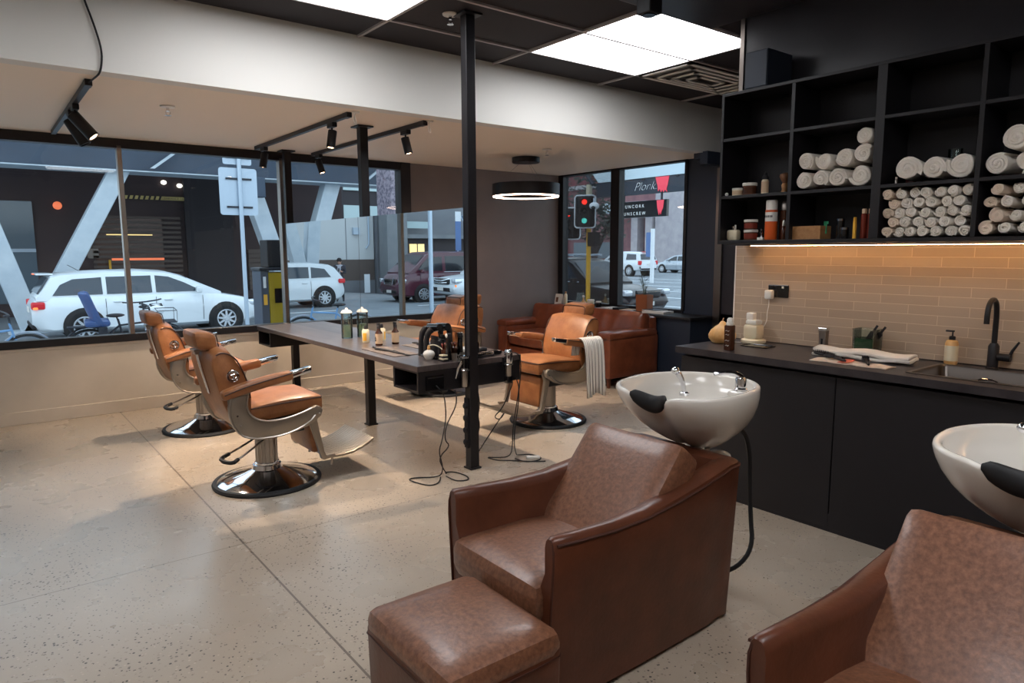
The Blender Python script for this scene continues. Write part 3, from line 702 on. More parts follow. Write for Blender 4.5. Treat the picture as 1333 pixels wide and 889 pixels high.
# =============== WASH BASINS (local origin below bowl centre on floor; neck faces -x)
def make_basin():
    t=thing('wash_basin','','basin')
    N=72; Zr=.932
    def rim(th):
        c,s=math.cos(th),math.sin(th); e=2.6 if c<0 else 2.15
        r=1/((abs(c)**e+abs(s)**e)**(1/e)); x=r*c*(.298 if c<0 else .30)+(.0); y=r*s*.285
        # sides pinch slightly to the rear
        y*=1-.06*max(0,c)
        z=Zr-.012*max(0,-c)
        q=0
        if c<0 and abs(y)<.150:
            q=.5+.5*math.cos(PI*y/.150); z-=.050*q; x+=.052*q
        return x,y,z,q
    ths=[2*PI*i/N for i in range(N)]
    RM=[rim(a) for a in ths]; rs=[]
    def ring(sx,sy,dz,xo,ins=0):
        out=[]
        for (x,y,z,q) in RM:
            L=math.hypot(x,y); xx=x*sx+xo-(ins*x/L); yy=y*sy-(ins*y/L)
            out.append((xx,yy,(z if dz is None else dz(z,q,x,y))))
        return out
    # inner surface from the bottom up, over the rim, down the outside
    ib=.80
    for k in (0.05,.35,.6,.78,.90): rs.append(ring(k,k,lambda z,q,x,y,k=k: ib+ (z-.02-ib)*(k**3.2),.02*(1-k),.0))
    rs.append(ring(1,1,lambda z,q,x,y:z-.012,0,.026)); rs.append(ring(1,1,lambda z,q,x,y:z-.001,0,.020)); rs.append(ring(1,1,lambda z,q,x,y:z,0,.011)); rs.append(ring(1,1,lambda z,q,x,y:z-.003,0,.003)); rs.append(ring(1,1,lambda z,q,x,y:z-.012,0,0))
    bot=.645
    for tt,k in ((.12,.985),(.25,.95),(.40,.885),(.55,.79),(.70,.66),(.84,.50),(.94,.36),(1,.26)):
        def f(z,q,x,y,tt=tt): return (z-.012)+(bot-(z-.012))*tt
        fr=.055*math.sin(PI*min(tt*1.15,1))
        rg=ring(k,k,f,.085*tt**1.1)
        # hollow below the neck notch
        rg=[(p[0]+RM[i][3]*fr*.5,p[1],p[2]) for i,p in enumerate(rg)]
        rs.append(rg)
    part('bowl',G().rings(rs),'ceramic',t,angle=70)
    # neck rest: black saddle pad lying in the notch
    pts=[]; rr=[]
    for i in range(13):
        u=-1+i/6; y=.094*u; q=.5+.5*math.cos(PI*min(abs(y)/.150,1)); z=Zr-.010-.050*q; x=-.278+.052*q
        pts.append((x+.010,y,z+.006)); rr.append(.006+.016*max(0,1-abs(u)**2.6)**.5)
    g=G(); rs=[]
    for (x,y,z),r in zip(pts,rr):
        rs.append([(x-.006+r*1.0*math.cos(a)-.012,y,z-.008+r*1.7*math.sin(a)) for a in [2*PI*k/14 for k in range(14)]])
    part('neck_rest',g.rings(rs),'rubber',t,label='black rubber neck rest')
    part('drain',G().lathe([(.03,.803),(.03,.807),(.02,.808),(.001,.806)],(.02,0,0)),'chrome',t)
    # deck in the bowl rear that carries the taps
    part('tap_deck',G().rbox((.075,-.205,.905),(.085,.09,.03),.014,5),'ceramic',t)
    # lever mixer
    g=G().lathe([(.027,.916),(.027,.928),(.022,.933),(.022,.968),(.019,.975),(.001,.977)],(.075,-.20,0),20)
    mx=part('mixer_tap',g,'chrome',t)
    g=G().tube([(.080,-.20,.974),(.060,-.19,.990),(.02,-.165,.996),(-.025,-.14,.992)],[.013,.012,.009,.008,.007],8,smooth=1)
    part('lever',g,'chrome',mx)
    # hand shower
    g=G().lathe([(.022,.865),(.022,.877),(.013,.881),(.001,.881)],(.03,.05,0),16)
    g.tube([(.03,.05,.875),(.022,.056,.93),(.005,.068,.965)],[.010,.012,.014],10,smooth=1); 
    g.ell((-.004,.076,.975),(.019,.019,.016),12,8)
    part('hand_shower',g,'chrome',t)
    # bracket, waste and pedestal
    part('swivel',G().cyl((.07,0,.57),(.085,0,.66),.034,.055,20),'chrome',t)
    part('pedestal',G().cyl((.085,0,0),(.085,0,.59),.042,n=24).lathe([(.11,0),(.11,.012),(.05,.02),(.04,.02)],(.085,0,0)),'brushed',t)
    part('waste_cover',G().ell((.12,-.075,.605),(.05,.055,.022),16,8).cyl((.12,-.075,.58),(.12,-.075,.605),.03),'ceramic',t)
    part('water_hose',G().tube([(.18,-.08,.72),(.27,-.10,.70),(.315,-.105,.58),(.32,-.105,.45),(.30,-.13,.30),(.25,-.18,.18),(.17,-.16,.10),(.13,-.07,.05),(.13,-.05,.0)],.010,8,smooth=2),'rubber',t,label='black water hose')
    return t
bs=make_basin(); bs.location=(2.40,1.835,0); bs['label']='white ceramic wash basin behind the middle foreground armchair'; bs['group']='white wash basins on stands'
dup(bs,(2.415,.56,0),0,'white ceramic wash basin at the right edge, behind the cut off armchair')
# =============== SOFA (world coordinates, against the navy ledge, facing -x)
t=thing('leather_sofa','reddish brown leather sofa with creased back cushions in front of the corner window','sofa',(5.32,6.13,0))
def W(g): return g
x0=0; 
part('base',G().rbox((.40,0,.20),(.72,1.90,.18),.03,8),'sofa_leather',t)
def arm(s):
    def af(p): return (p.x,p.y,p.z+ .012*math.sin((p.x+.4)*3)*(1 if p.z>0 else 0))
    part('arm',G().rbox((.395,s*.915,.33),(.79,.19,.44),.03,9,fn=af,puff=(0,.006,0)),'sofa_leather',t)
    part('arm_pad',G().rbox((.375,s*.915,.575),(.78,.215,.085),.035,9,puff=(0,0,.012)),'sofa_leather',t)
arm(-1); arm(1)
random.seed(3)
for s in (-1,1):
    part('seat_cushion',G().rbox((.30,s*.405,.40),(.60,.80,.17),.05,10,puff=(.0,0,.03)),'sofa_leather',t)
    ph=random.random()*6
    def cf(p,s=s,ph=ph):
        a=R(13); x=p.x+.010*math.sin(p.y*26+ph+p.z*5)*max(0,-p.x/.1)*.6; z=p.z-.02*abs(math.sin(p.y*7+ph))*(p.z>0.2)
        return (x*math.cos(a)+z*math.sin(a),p.y,-x*math.sin(a)+z*math.cos(a))
    part('back_cushion',G().rbox((.60,s*.49,.60),(.17,.955,.42),.06,16,fn=cf,puff=(.03,0,.012)),'sofa_leather',t)
part('back_frame',G().rbox((.74,0,.42),(.13,1.96,.66),.04,8),'sofa_leather',t)
for sx_ in (.07,.72):
    for s in (-1,1): part('leg',G().cyl((sx_,s*.93,.0),(sx_,s*.93,.13),.018,.028,16),'wood_leg',t)
# =============== STYLING TABLE
t=thing('styling_table','long dark topped styling table running from the near post to the window','table',(2.668,5.49,0))
g=G().box(-.4325,-1.615,.712,.4325,1.60,.75)
part('tabletop',g,'table_top',t,smooth=False,bevel=.004,label='dark wood grain table top')
def tbox(y0,y1,name):
    g=G(); z0,z1=.565,.712
    g.box(-.425,y0,z0,.425,y1,z0+.016).box(-.425,y0,z1-.012,.425,y1,z1-.0005).box(-.425,y0,z0+.016,.425,y0+.02,z1-.012).box(-.425,y1-.02,z0+.016,.425,y1,z1-.012).box(-.02,y0+.02,z0+.016,.02,y1-.02,z1-.012)
    return part(name,g,'black_metal',t,smooth=False,bevel=.0015,seg=1)
b=tbox(-1.611,-1.27,'storage_box'); tbox(1.235,1.585,'storage_box'); 
part('under_beam',G().box(-.03,-1.26,.655,.03,1.22,.711),'black_metal',t,smooth=False)
g=G().use('black_gloss').box(-.37,-1.624,.582,-.235,-1.6115,.678).use('chrome').box(-.362,-1.628,.662,-.240,-1.6245,.669)
part('power_outlet',g,None,b,smooth=False,label='black power outlet with a thin silver edge')
# =============== MIRROR (two mirror faces either side of the posts)
t=thing('styling_mirror','wide two-panel mirror standing along the middle of the styling table','mirror',(2.636,5.495,.7505))
for s in (-1,1):
    for a,b,l in ((-1.645,-.068,'near mirror panel'),(-.064,1.62,'far mirror panel')):
        part('mirror_panel',G().box(s*.040-.0025,a,.0,s*.040+.0025,b,1.03),'mirror',t,smooth=False,label=l)
    part('seam_strip',G().box(s*.0405-.0025,-.068,.0,s*.0405+.0025,-.064,1.03),'black_metal',t,smooth=False)
part('end_frame',G().box(-.037,-1.622,.0,.037,-1.612,1.03),'black_metal',t,smooth=False)
part('end_frame',G().box(-.0375,1.6205,.0,.0375,1.6265,1.032),'black_metal',t,smooth=False)
# =============== COUNTER with doors, worktop, sink
YE=2.76
t=thing('base_cabinet','row of matte black handleless base cabinets under the worktop','cabinet',(3.5,.0,0))
part('body',G().box(.045,YN+.01,.10,XC-3.5-.002,YE-.0-.01,.70).box(.045,1.50,.70,XC-3.5-.002,YE-.01,.858),'cab_black',t,smooth=False)
part('plinth',G().box(.0,YN+.01,.0,.5,YE-.012,.098),'cab_black',t,smooth=False)
for a,b in ((1.752,2.745),(.752,1.746),(-.248,.746),(-1.25,-.254),(-2.5,-1.256)):
    part('door',G().box(-.001+.0,a,.02,.043,b,.838),'cab_black',t,smooth=False,bevel=.0015,seg=1)
# worktop with cut-out (sink hole x 3.56..3.98, y .90..1.44)
def worktop():
    g=G(); x0,x1=3.455,XC-.0135; y0,y1=YN+.005,YE; z0,z1=.861,.9
    hx0,hx1,hy0,hy1=3.565,3.965,.86,1.435
    g.box(x0,y0,z0,x1,hy0,z1).box(x0,hy1,z0,x1,y1,z1).box(x0,hy0,z0,hx0,hy1,z1).box(hx1,hy0,z0,x1,hy1,z1)
    return part('worktop',g,'worktop',smooth=False)
tag(worktop(),'long dark grey worktop over the black cabinets','worktop')
t=thing('kitchen_sink','square brushed steel undermount sink with rim','sink',(3.765,1.1475,.9))
g=G(); a,b=.212,.300
prof=[(1.0,.002),(1.0,-.002)]
def rrect(hx,hy,r,z,n=5):
    out=[]
    for cx_,cy_,a0 in ((hx-r,hy-r,0),(-hx+r,hy-r,90),(-hx+r,-hy+r,180),(hx-r,-hy+r,270)):
        for k in range(n+1):
            q=R(a0+90*k/n); out.append((cx_+r*math.cos(q),cy_+r*math.sin(q),z))
    return out
g.rings([rrect(.209,.296,.02,.0012),rrect(.209,.296,.02,.004),rrect(.190,.277,.02,.004),rrect(.184,.272,.03,-.006),rrect(.176,.264,.035,-.16),rrect(.15,.24,.04,-.178),rrect(.02,.02,.01,-.182)],cap0=False)
part('basin_shell',g,'steel',t)
part('drain_cover',G().box(-.035,-.035,-.178,.035,.035,-.172),'chrome_dark',t,bevel=.004)
g=G().tube([(.176,.02,-.045),(.176,.10,-.045),(.176,.10,-.075),(.176,.02,-.075)],.004,6,closed=True,smooth=1); part('overflow',g,'chrome_dark',t)
# black mixer
t=thing('kitchen_mixer','tall black gooseneck mixer tap behind the steel sink','tap',(4.01,1.215,.9005))
part('body',G().lathe([(.028,0),(.028,.006),(.024,.01),(.024,.115),(.016,.13),(.001,.13)],n=24),'black_metal',t)
part('spout',G().tube([(0,0,.10),(0,0,.20),(0,0,.27),(-.012,0,.325),(-.045,0,.350),(-.085,0,.350),(-.118,0,.325),(-.13,0,.28),(-.13,0,.235)],.0125,12,smooth=2),'black_metal',t)
h=part('side_valve',G().cyl((0,-.02,.062),(0,-.075,.062),.019,n=18),'black_metal',t)
part('lever',G().tube([(0,-.068,.066),(0,-.080,.10),(0,-.105,.145)],[.008,.007,.005],8),'black_metal',h)
# upper shelving unit
X0=3.77; ZB=1.535; ZT=2.455; XW=XC-.0005
t=thing('wall_shelving','long open black wall shelving with square bays over the counter','shelves',(XC,0,ZB))
def P(name,x0,y0,z0,x1,y1,z1,**k): return part(name,G().box(x0-XC,y0,z0-ZB,x1-XC,y1,z1-ZB),'black_metal' if name!='back_panel' else 'cab_black',t,smooth=False,bevel=.0012,seg=1,**k)
yl=[2.70,2.225,1.735,1.272,.80,.33,-.14,-.61,-1.08]
P('back_panel',XW-.012,YN+.02,ZB+.02,XW,2.69,ZT)
P('shelf',X0,YN+.02,ZB,XW-.012,2.70,ZB+.022,label='bottom board'); P('shelf',X0,YN+.02,ZT-.018,XW-.012,2.70,ZT,label='top board')
for i,y in enumerate(yl):
    h=.024 if i==2 else (.0 if i==0 else .011); 
    if i==0: P('side_panel',X0-.001,2.684,ZB-.001,XW-.012,2.7015,ZT+.001)
    else: P('divider',X0+.001,y-h,ZB+.022,XW-.012,y+h,ZT-.018)
for a,b in zip(yl,yl[1:]):
    ga=.016 if a==2.70 else (.024 if a==1.735 else .011); gb=.024 if b==1.735 else .011
    for z in (1.815,2.165): P('shelf',X0+.002,b+gb,z,XW-.012,a-ga,z+.018)
# LED strip
t=thing('led_strip','thin glowing warm light strip under the front of the wall shelves','strip light',(3.955,0,ZB-.001))
part('profile',G().box(-.010,YN+.1,-.010,.010,2.58,0),'tbar',t,smooth=False)
part('diffuser',G().box(-.004,YN+.1,-.0125,.004,2.578,-.0105),'strip_emit',t,smooth=False)
# speaker on shelf
t=thing('loudspeaker','dark grey box loudspeaker standing on the top of the shelving','speaker',(3.885,2.48,ZT+.0015))
part('cabinet',G().box(-.10,-.075,0,.16,.075,.215),'navy',t,smooth=False,bevel=.004)
part('grille',G().box(-.106,-.070,.006,-.1005,.070,.208),'kiosk_grey',t,smooth=False,bevel=.002,label='lighter grey front grille')
# outlet + charger + cable
t=thing('wall_outlet','black double power point on the tiled splashback','power point',(XC-.0125,2.43,1.235))
part('plate',G().box(-.010,-.070,-.040,0,.070,.040),'black_gloss',t,smooth=False,bevel=.003)
part('rocker',G().box(-.013,-.040,.018,-.0102,-.025,.032),'white_plastic',t,smooth=False,bevel=.001); part('rocker',G().box(-.013,.010,.018,-.0102,.025,.032),'black_matte',t,smooth=False,bevel=.001)
t=thing('phone_charger','white plug charger with a white cable hanging from the power point','charger',(XC-.027,2.478,1.213))
part('plug_body',G().rbox((-.016,0,0),(.04,.050,.058),.008,5),'white_plastic',t)
part('cable',G().tube([(-.02,-.002,-.028),(-.022,-.004,-.07),(-.020,.008,-.12),(-.018,.006,-.17),(-.026,.03,-.22),(-.04,.055,-.275),(-.07,.085,-.309),(-.14,.10,-.3095),(-.19,.16,-.3095)],.0028,6,smooth=2),'white_plastic',t)
# =============== COUNTER ITEMS
def bottle(name,label,cat,loc,prof,m,cap=None,capm='black_matte',pump=False,labels=None,group=None,n=24):
    t=thing(name,label,cat,loc,group=group)
    part('body',G().lathe(prof,n=n),m,t)
    if cap: part('cap',G().lathe(cap,n=n),capm,t)
    if labels:
        for (r,z0,z1,lm) in labels:
            q=part('paper_label',G().lathe([(r,z0),(r+.0006,z0+.0005),(r+.0006,z1-.0005),(r,z1)],n=n),lm,t)
    if pump:
        z=cap[-1][1]; g=G().cyl((0,0,z-.002),(0,0,z+.022),.004,n=8).box(-.006,-.007,z+.02,.006,.032,z+.029)
        part('pump',g,capm,t,bevel=.001)
    return t
C=.9003
b=thing('square_bottle','tall square dark brown bottle with a clear cap at the left end of the worktop','bottle',(3.545,2.43,C))
part('body',G().rbox((0,0,.076),(.048,.048,.152),.006,5),'amber',b); part('cap',G().lathe([(.020,.152),(.024,.154),(.024,.166),(.019,.168),(.019,.186),(.012,.196),(.001,.198)]),'white_plastic',b)
g=G()
for z,w_ in ((.118,.013),(.095,.012),(.060,.014),(.030,.011)): 
    g.tube([(-.0245,w_,z),(-.0248,w_*.3,z+.005),(-.0248,-w_*.4,z-.003),(-.0245,-w_,z+.004)],.0014,4,smooth=1)
part('script_print',g,'white_plastic',b,label='pale script lettering')
t=thing('gourd','round orange gourd with a pale neck at the back of the worktop end','gourd',(3.80,2.66,C))
g=G(); 
def gr(n=28):
    rs=[]
    for r,z in ((.02,0.0005),(.06,.004),(.082,.03),(.085,.055),(.07,.085),(.045,.107),(.024,.122),(.016,.136),(.008,.142),(.001,.143)):
        rs.append([(r*(1+.05*math.cos(8*2*PI*i/n))*math.cos(2*PI*i/n),r*(1+.05*math.cos(8*2*PI*i/n))*math.sin(2*PI*i/n),z) for i in range(n)])
    return rs
part('fruit',G().rings(gr()),'gourd',t); part('stem',G().tube([(0,0,.14),(.004,0,.153),(.014,.004,.160)],.004,6),'wood',t)
t=thing('baby_bottle_warmer','white rounded appliance with a square white block on top beside the gourd','appliance',(3.95,2.53,C))
part('foot',G().lathe([(.07,0),(.078,.006),(.078,.022),(.06,.03),(.001,.03)]),'cream',t); part('body',G().rbox((0,0,.075),(.095,.105,.095),.02,6),'cream',t); part('lid',G().rbox((0,0,.135),(.075,.080,.03),.01,5),'white_plastic',t); part('block',G().box(-.022,-.005,.149,.022,.045,.195),'white_plastic',t,bevel=.006)
o=part('dark_tray',G().rings([rrect(.06,.09,.02,0),rrect(.065,.095,.02,.006),rrect(.058,.088,.02,.006),rrect(.056,.086,.02,.002)]),'black_gloss'); o.location=(3.83,2.42,C); tag(o,'flat black charging tray where the white cable ends','tray')
t=thing('hair_clipper','small silver clipper standing upright on the worktop','hair clipper',(3.915,2.045,C))
part('body',G().rings([[(x*k,y*k,z) for x,y,_ in rrect(.018,.022,.008,0)] for z,k in ((0,.95),(.03,1.0),(.08,1.02),(.11,1.1),(.128,1.16))]),'brushed',t); part('blade',G().box(-.020,-.026,.128,.016,.026,.143),'chrome',t,smooth=False,bevel=.002); part('grip',G().box(-.021,-.006,.02,-.0185,.006,.08),'black_matte',t,smooth=False,bevel=.001)
# jar with green disinfectant and combs
t=thing('disinfectant_jar','square glass jar of green liquid with black combs leaning in it','jar',(3.93,1.80,C))
part('glass_wall',G().rings([rrect(.058,.058,.012,0),rrect(.06,.06,.012,.15),rrect(.063,.063,.012,.158),rrect(.056,.056,.01,.158),rrect(.055,.055,.01,.008)]),'jar_glass',t)
part('green_liquid',G().rings([rrect(.052,.052,.01,.009),rrect(.052,.052,.01,.105)]),'green_liquid',t,label='green liquid filling')
for k,(a,dy,tx) in enumerate(((34,-.01,.012),(30,.012,-.01))):
    g=G(); g.M=Matrix.Translation((tx,.030+dy,.012))@Matrix.Rotation(R(a),4,'X'); g.box(-.002,-.014,0,.002,.014,.15).box(-.003,-.006,.15,.003,.006,.195)
    part('comb',g,'black_matte',t,smooth=False,bevel=.001)
bottle('soap_bottle','clear amber pump bottle of soap between the comb jar and the black tap','bottle',(4.0,1.40,C),[(.028,0),(.031,.005),(.031,.11),(.026,.124),(.014,.130),(.001,.130)],'gourd',[(.015,.128),(.015,.146),(.008,.149),(.001,.150)],pump=True,labels=[(.0312,.02,.10,'cream')])
# folded towel bundle + flat towel with brushes
def folded(name,label,loc,sx,sy,rz,h,layers=1,m='towel',fn=None):
    t=thing(name,label,'towel',loc,rz)
    for k in range(layers):
        def f(p,k=k): return (p.x,p.y,p.z+.006*math.sin(p.y*22+k*2)+.004*math.sin(p.x*40+k))
        part('fold',G().rbox((0,0,h*(k+.5)+.006*0),(sx*(1-.03*k),sy*(1-.02*k),h*.98),h*.45,12,fn=f,puff=(0,0,h*.12)),m,t)
    return t
tw=folded('rolled_towel','long white towel folded and lying in front of the comb jar','x' and (3.815,1.765,C+.007),.13,.52,R(3),.020,2)
t2=thing('flat_towel','thin white cloth with a red band under the black brushes','towel',(3.625,1.735,C))
g=G().use('towel'); rows=[]
for i in range(9):
    rows.append([(-.06+.12*i/8,-.20+.40*j/20,.004+.003*math.sin(j*.9+i*.5)) for j in range(21)])
part('cloth',G().sheet(rows),'towel_warm',t2,solid=.005); part('red_band',G().sheet([[(-.058+.115*i/8,.005+.045*j/4+.05*i/8*0,.0105+.003*math.sin((10.2+j*.6)*.9+i*.5)) for j in range(5)] for i in range(9)]),'sign_red' if 0 else 'redbrown',t2,solid=.001)
MT['red_cloth']=mat('red_cloth',(214,112,92),.9); t2.children[1].data.materials[0]=MT['red_cloth']
def hbrush(loc,rz,label):
    t=thing('hair_brush',label,'brush',loc,rz,group='black brushes on the cloth')
    part('handle',G().tube([(0,-.11,.008),(0,-.05,.009),(0,.0,.009)],[.0055,.008,.007],8),'black_matte',t); part('head',G().ell((0,.05,.010),(.02,.055,.010),14,8),'black_matte',t)
    g=G()
    for i in range(4):
        for j in range(9): g.cyl((-.012+.008*i,.01+.01*j,.012),(-.012+.008*i,.01+.01*j,.028),.0015,.001,5)
    q=part('bristles',g,'black_gloss',t); q['kind']='stuff'
hbrush((3.63,1.83,C+.012),R(-35),'black hair brush lying on the left of the cloth'); hbrush((3.63,1.66,C+.012),R(-60),'black hair brush lying on the right of the cloth'); hbrush((3.69,1.90,C+.012),R(-20),'black hair brush half under the long towel')
# =============== TOWEL ROLLS
def roll_mesh(r,L,turns=3.2,m='towel',ecc=1.0,seed=0,tail=.0):
    rnd=random.Random(seed); n=int(turns*18); th=r/turns*.93; g=G(); rings=[]
    ph=rnd.random()*6; k1=rnd.uniform(.02,.06)
    for i in range(n+1):
        a=2*PI*turns*i/n; ro=.006+ (r-.006)*i/n; ri=max(ro-th,.0008); 
        w=1+k1*math.sin(2*a/turns+ph)+.03*math.sin(3*a+ph)
        ca,sa=math.cos(a+ph),math.sin(a+ph)*ecc
        ed=.004*math.sin(a*1.3+ph)
        rings.append([(ed,ro*w*ca,ro*w*sa),(ed-.004,(ro*.6+ri*.4)*w*ca,(ro*.6+ri*.4)*w*sa),(ed,ri*w*ca,ri*w*sa),(L,ri*w*ca,ri*w*sa),(L,ro*w*ca,ro*w*sa)])
    g.rings(rings)
    return g
def first_roll(r,L,**k):
    o=part('rolled_towel',roll_mesh(r,L,**k),k.get('m','towel')); return o
protos={}
def put_roll(kind,r,L,x,y,z,rx,label,group,ecc=1.0,seed=0,ry=0,rzz=0,m='towel'):
    key=(kind,seed,m)
    if key not in protos: o=first_roll(r,L,ecc=ecc,seed=seed,turns=3.4 if kind=='big' else 2.6,m=m); protos[key]=o
    else: o=protos[key].copy(); COL.objects.link(o)
    o.location=(x,y,z); o.rotation_euler=(rx,ry,rzz); tag(o,label,'towel',group); return o
XF=3.80; zs=1.834
big2=[(2.150,1.892,.053,'bottom row, far left'),(2.052,1.896,.050,'bottom row, second from the left'),(1.948,1.892,.055,'bottom row, second from the right'),(1.832,1.898,.060,'bottom row, far right'),
      (2.142,1.998,.053,'second row, far left'),(2.030,1.990,.052,'second row, second from the left'),(1.925,2.000,.055,'second row, third from the left'),(1.820,2.008,.052,'second row, far right, squeezed'),(1.815,2.100,.048,'alone on the top of the heap')]
for i,(y,z,r,pos) in enumerate(big2):
    o=put_roll('big',.052,.235,XF-.008*(i%3),y,zs+ (z-1.892)+.056,R(40*i),'large rolled towel in the second bay, '+pos,'large rolled towels in the second bay',seed=i%4,rzz=R(-5+3*(i%4))); s=r/.052; o.scale=(1,s,s)
for i,(y,z,r,pos) in enumerate(((1.585,0,.066,'left'),(1.468,0,.060,'middle'),(1.352,0,.066,'right'))):
    o=put_roll('big',.052,.235,XF-.012*(2-i),y,zs+r+.003,R(70*i+20),'large rolled towel, %s of the three over the small pile'%pos,'three large rolled towels in the third bay',seed=(i+1)%4,rzz=R((12,-4,3)[i])); s=r/.052; o.scale=(1,s,s)
for i,(y,z,r,pos) in enumerate(((1.203,.058,.055,'lower left'),(1.082,.058,.055,'lower right'),(1.128,.165,.062,'on top'),(.96,.058,.055,'lower row, out to the right'))):
    o=put_roll('big',.052,.235,XF-.01*i,y,zs+z,R(50*i+10),'large rolled towel at the right shelf edge, '+pos,'large rolled towels in the fourth bay',seed=(i+2)%4,rzz=R(-6+4*i)); s=r/.052; o.scale=(1,s,s)
ords=['bottom row','second row up','third row up','fourth row up','top row']; nth=['first','second','third','fourth','fifth','sixth','seventh']
rnd=random.Random(5)
def pile(yL,yR,r,rows,where,group,m='towel',n=6):
    pitch=(yL-yR-2*r)/(n-1)
    for k in range(rows):
        cnt=n if k%2==0 else n-1
        for j in range(cnt):
            y=yL-r-pitch*(j+(0 if k%2==0 else .5)); z=ZB+.022+r*1.07+k*r*1.70
            if k==rows-1 and rnd.random()<0: continue
            mm='towel_warm' if j==0 else 'towel'
            put_roll('small',r,.21,XF+rnd.uniform(-.014,.016),y+rnd.uniform(-.004,.004),z+rnd.uniform(-.002,.002),rnd.uniform(0,6),
                'small rolled towel in the %s, %s, %s from left'%(where,ords[k],nth[j]),group,seed=rnd.randrange(5),ry=R(rnd.uniform(-3,3)),rzz=R(rnd.uniform(-7,7)),m=mm).scale=(1,1.06,1.06)
pile(1.709,1.285,.0285,5,'pile below three large rolls','small rolled towels in the third bay',n=7)
pile(1.259,.813,.0355,4,'right edge pile','small rolled towels in the fourth bay')
# =============== SHELF PRODUCTS
def jar(label,loc,r,h,m,lm,lidm='white_plastic',group=None):
    t=thing('pomade_jar',label,'jar',loc,group=group)
    part('pot',G().lathe([(r*.92,0),(r,.004),(r,h*.74),(r*.95,h*.76),(.001,h*.76)]),m,t); part('lid',G().lathe([(r*1.04,h*.76),(r*1.06,h*.78),(r*1.06,h*.97),(r*1.0,h),(.001,h)]),lidm,t)
    if lm: part('paper_label',G().lathe([(r*1.005,h*.14),(r*1.02,h*.15),(r*1.02,h*.62),(r*1.005,h*.63)]),lm,t)
    return t
z1=1.8335; z0=ZB+.0225
jar('small white jar at the left end of the middle shelf',(3.84,2.612,z1),.034,.048,'cream','label_tan')
jar('brown jar with white lid beside the small white jar',(3.85,2.535,z1),.042,.075,'brown_jar','amber')
bottle('spray_bottle','slim white bottle with a black spray top on the middle shelf','bottle',(3.85,2.43,z1),[(.02,0),(.021,.003),(.021,.08),(.016,.088),(.001,.088)],'cream',[(.020,.088),(.020,.104),(.012,.110),(.008,.130),(.001,.132)],labels=[(.0212,.01,.075,'label_tan')])
t=thing('shaving_brush','shaving brush with a wooden handle standing at the right of the middle shelf','shaving brush',(3.85,2.30,z1)); part('handle',G().lathe([(.018,0),(.020,.006),(.015,.02),(.019,.045),(.014,.055),(.001,.055)]),'wood',t); part('bristles',G().lathe([(.013,.055),(.022,.075),(.031,.095),(.028,.108),(.012,.116),(.001,.117)]),'wood_dark',t)
o=part('pin_ball',G().ell((3.80,2.665,z1+.011),(.011,.011,.011),12,8),'white_plastic'); tag(o,'tiny white ball at the left end of the middle shelf','ball')
t=thing('glass_flask','squat clear glass flask with a short neck on the bottom shelf','bottle',(3.86,2.645,z0)); part('body',G().rbox((0,0,.034),(.05,.08,.068),.014,6),'cream',t); part('neck',G().lathe([(.010,.066),(.010,.078),(.012,.080),(.012,.088),(.001,.088)]),'brushed',t); part('wick',G().cyl((0,-.012,.068),(0,-.012,.098),.006,n=10),'white_plastic',t)
jar('lower brown jar of the two stacked on the bottom shelf',(3.85,2.515,z0),.041,.064,'brown_jar','redbrown',group='stacked jars'); jar('upper brown jar of the two stacked on the bottom shelf',(3.85,2.517,z0+.0645),.040,.062,'brown_jar','redbrown',group='stacked jars')
t=thing('toy_figurine','tiny dark and white figurine behind the stacked jars','figurine',(3.86,2.445,z0)); part('plinth',G().box(-.02,-.02,0,.02,.02,.016),'white_plastic',t,bevel=.002); part('figure',G().lathe([(.012,.016),(.008,.03),(.012,.045),(.006,.056),(.009,.066),(.001,.074)],n=12),'chrome_dark',t); 
t=thing('spray_can','tall aerosol can, white above and orange below, on the bottom shelf','spray can',(3.845,2.375,z0)); part('body',G().use('orange').lathe([(.034,0),(.036,.004),(.036,.11),(.001,.11)]).use('white_plastic').lathe([(.0362,.1101),(.0362,.165),(.001,.165)]).use('orange').lathe([(.036,.1651),(.036,.178),(.001,.178)]),None,t); part('cap',G().lathe([(.033,.178),(.033,.232),(.028,.238),(.001,.238)]),'white_plastic',t)
g=G(); text_g(g,'LAYRITE' if 0 else 'UNITE',.026,(-.0372,.032,.132),(0,-1,0),(0,0,1)); part('lettering',g,'black_matte',t,smooth=False) if 0 else None
g=G()
for k in range(5): g.box(-.0374,.022-.011*k-.006,.133,-.0364,.022-.011*k,.146)
part('lettering',g,'black_matte',t,smooth=False,label='dark blurred lettering on the white band')
t=thing('spray_can','tall silver and brown aerosol can right behind the orange one','spray can',(3.90,2.318,z0)); part('body',G().lathe([(.030,0),(.032,.004),(.032,.175),(.001,.18)]),'amber',t); part('cap',G().lathe([(.029,.178),(.029,.225),(.024,.232),(.001,.232)]),'brushed',t)
for y,x,h,lab in ((2.282,3.83,.115,'thin dark dropper bottle left of the wooden box'),(2.252,3.88,.13,'thin dropper bottle with a wooden cap behind the wooden box')):
    bottle('dropper_bottle',lab,'bottle',(x,y,z0),[(.013,0),(.014,.003),(.014,h*.62),(.007,h*.7),(.001,h*.7)],'amber',[(.008,h*.7),(.008,h*.9),(.004,h),(.001,h)],capm='wood' if y<2.26 else 'white_plastic',group='dropper bottles on the bottom shelf')
t=thing('wooden_box','small open wooden box with a green comb sticking out on the bottom shelf','box',(3.87,2.15,z0))
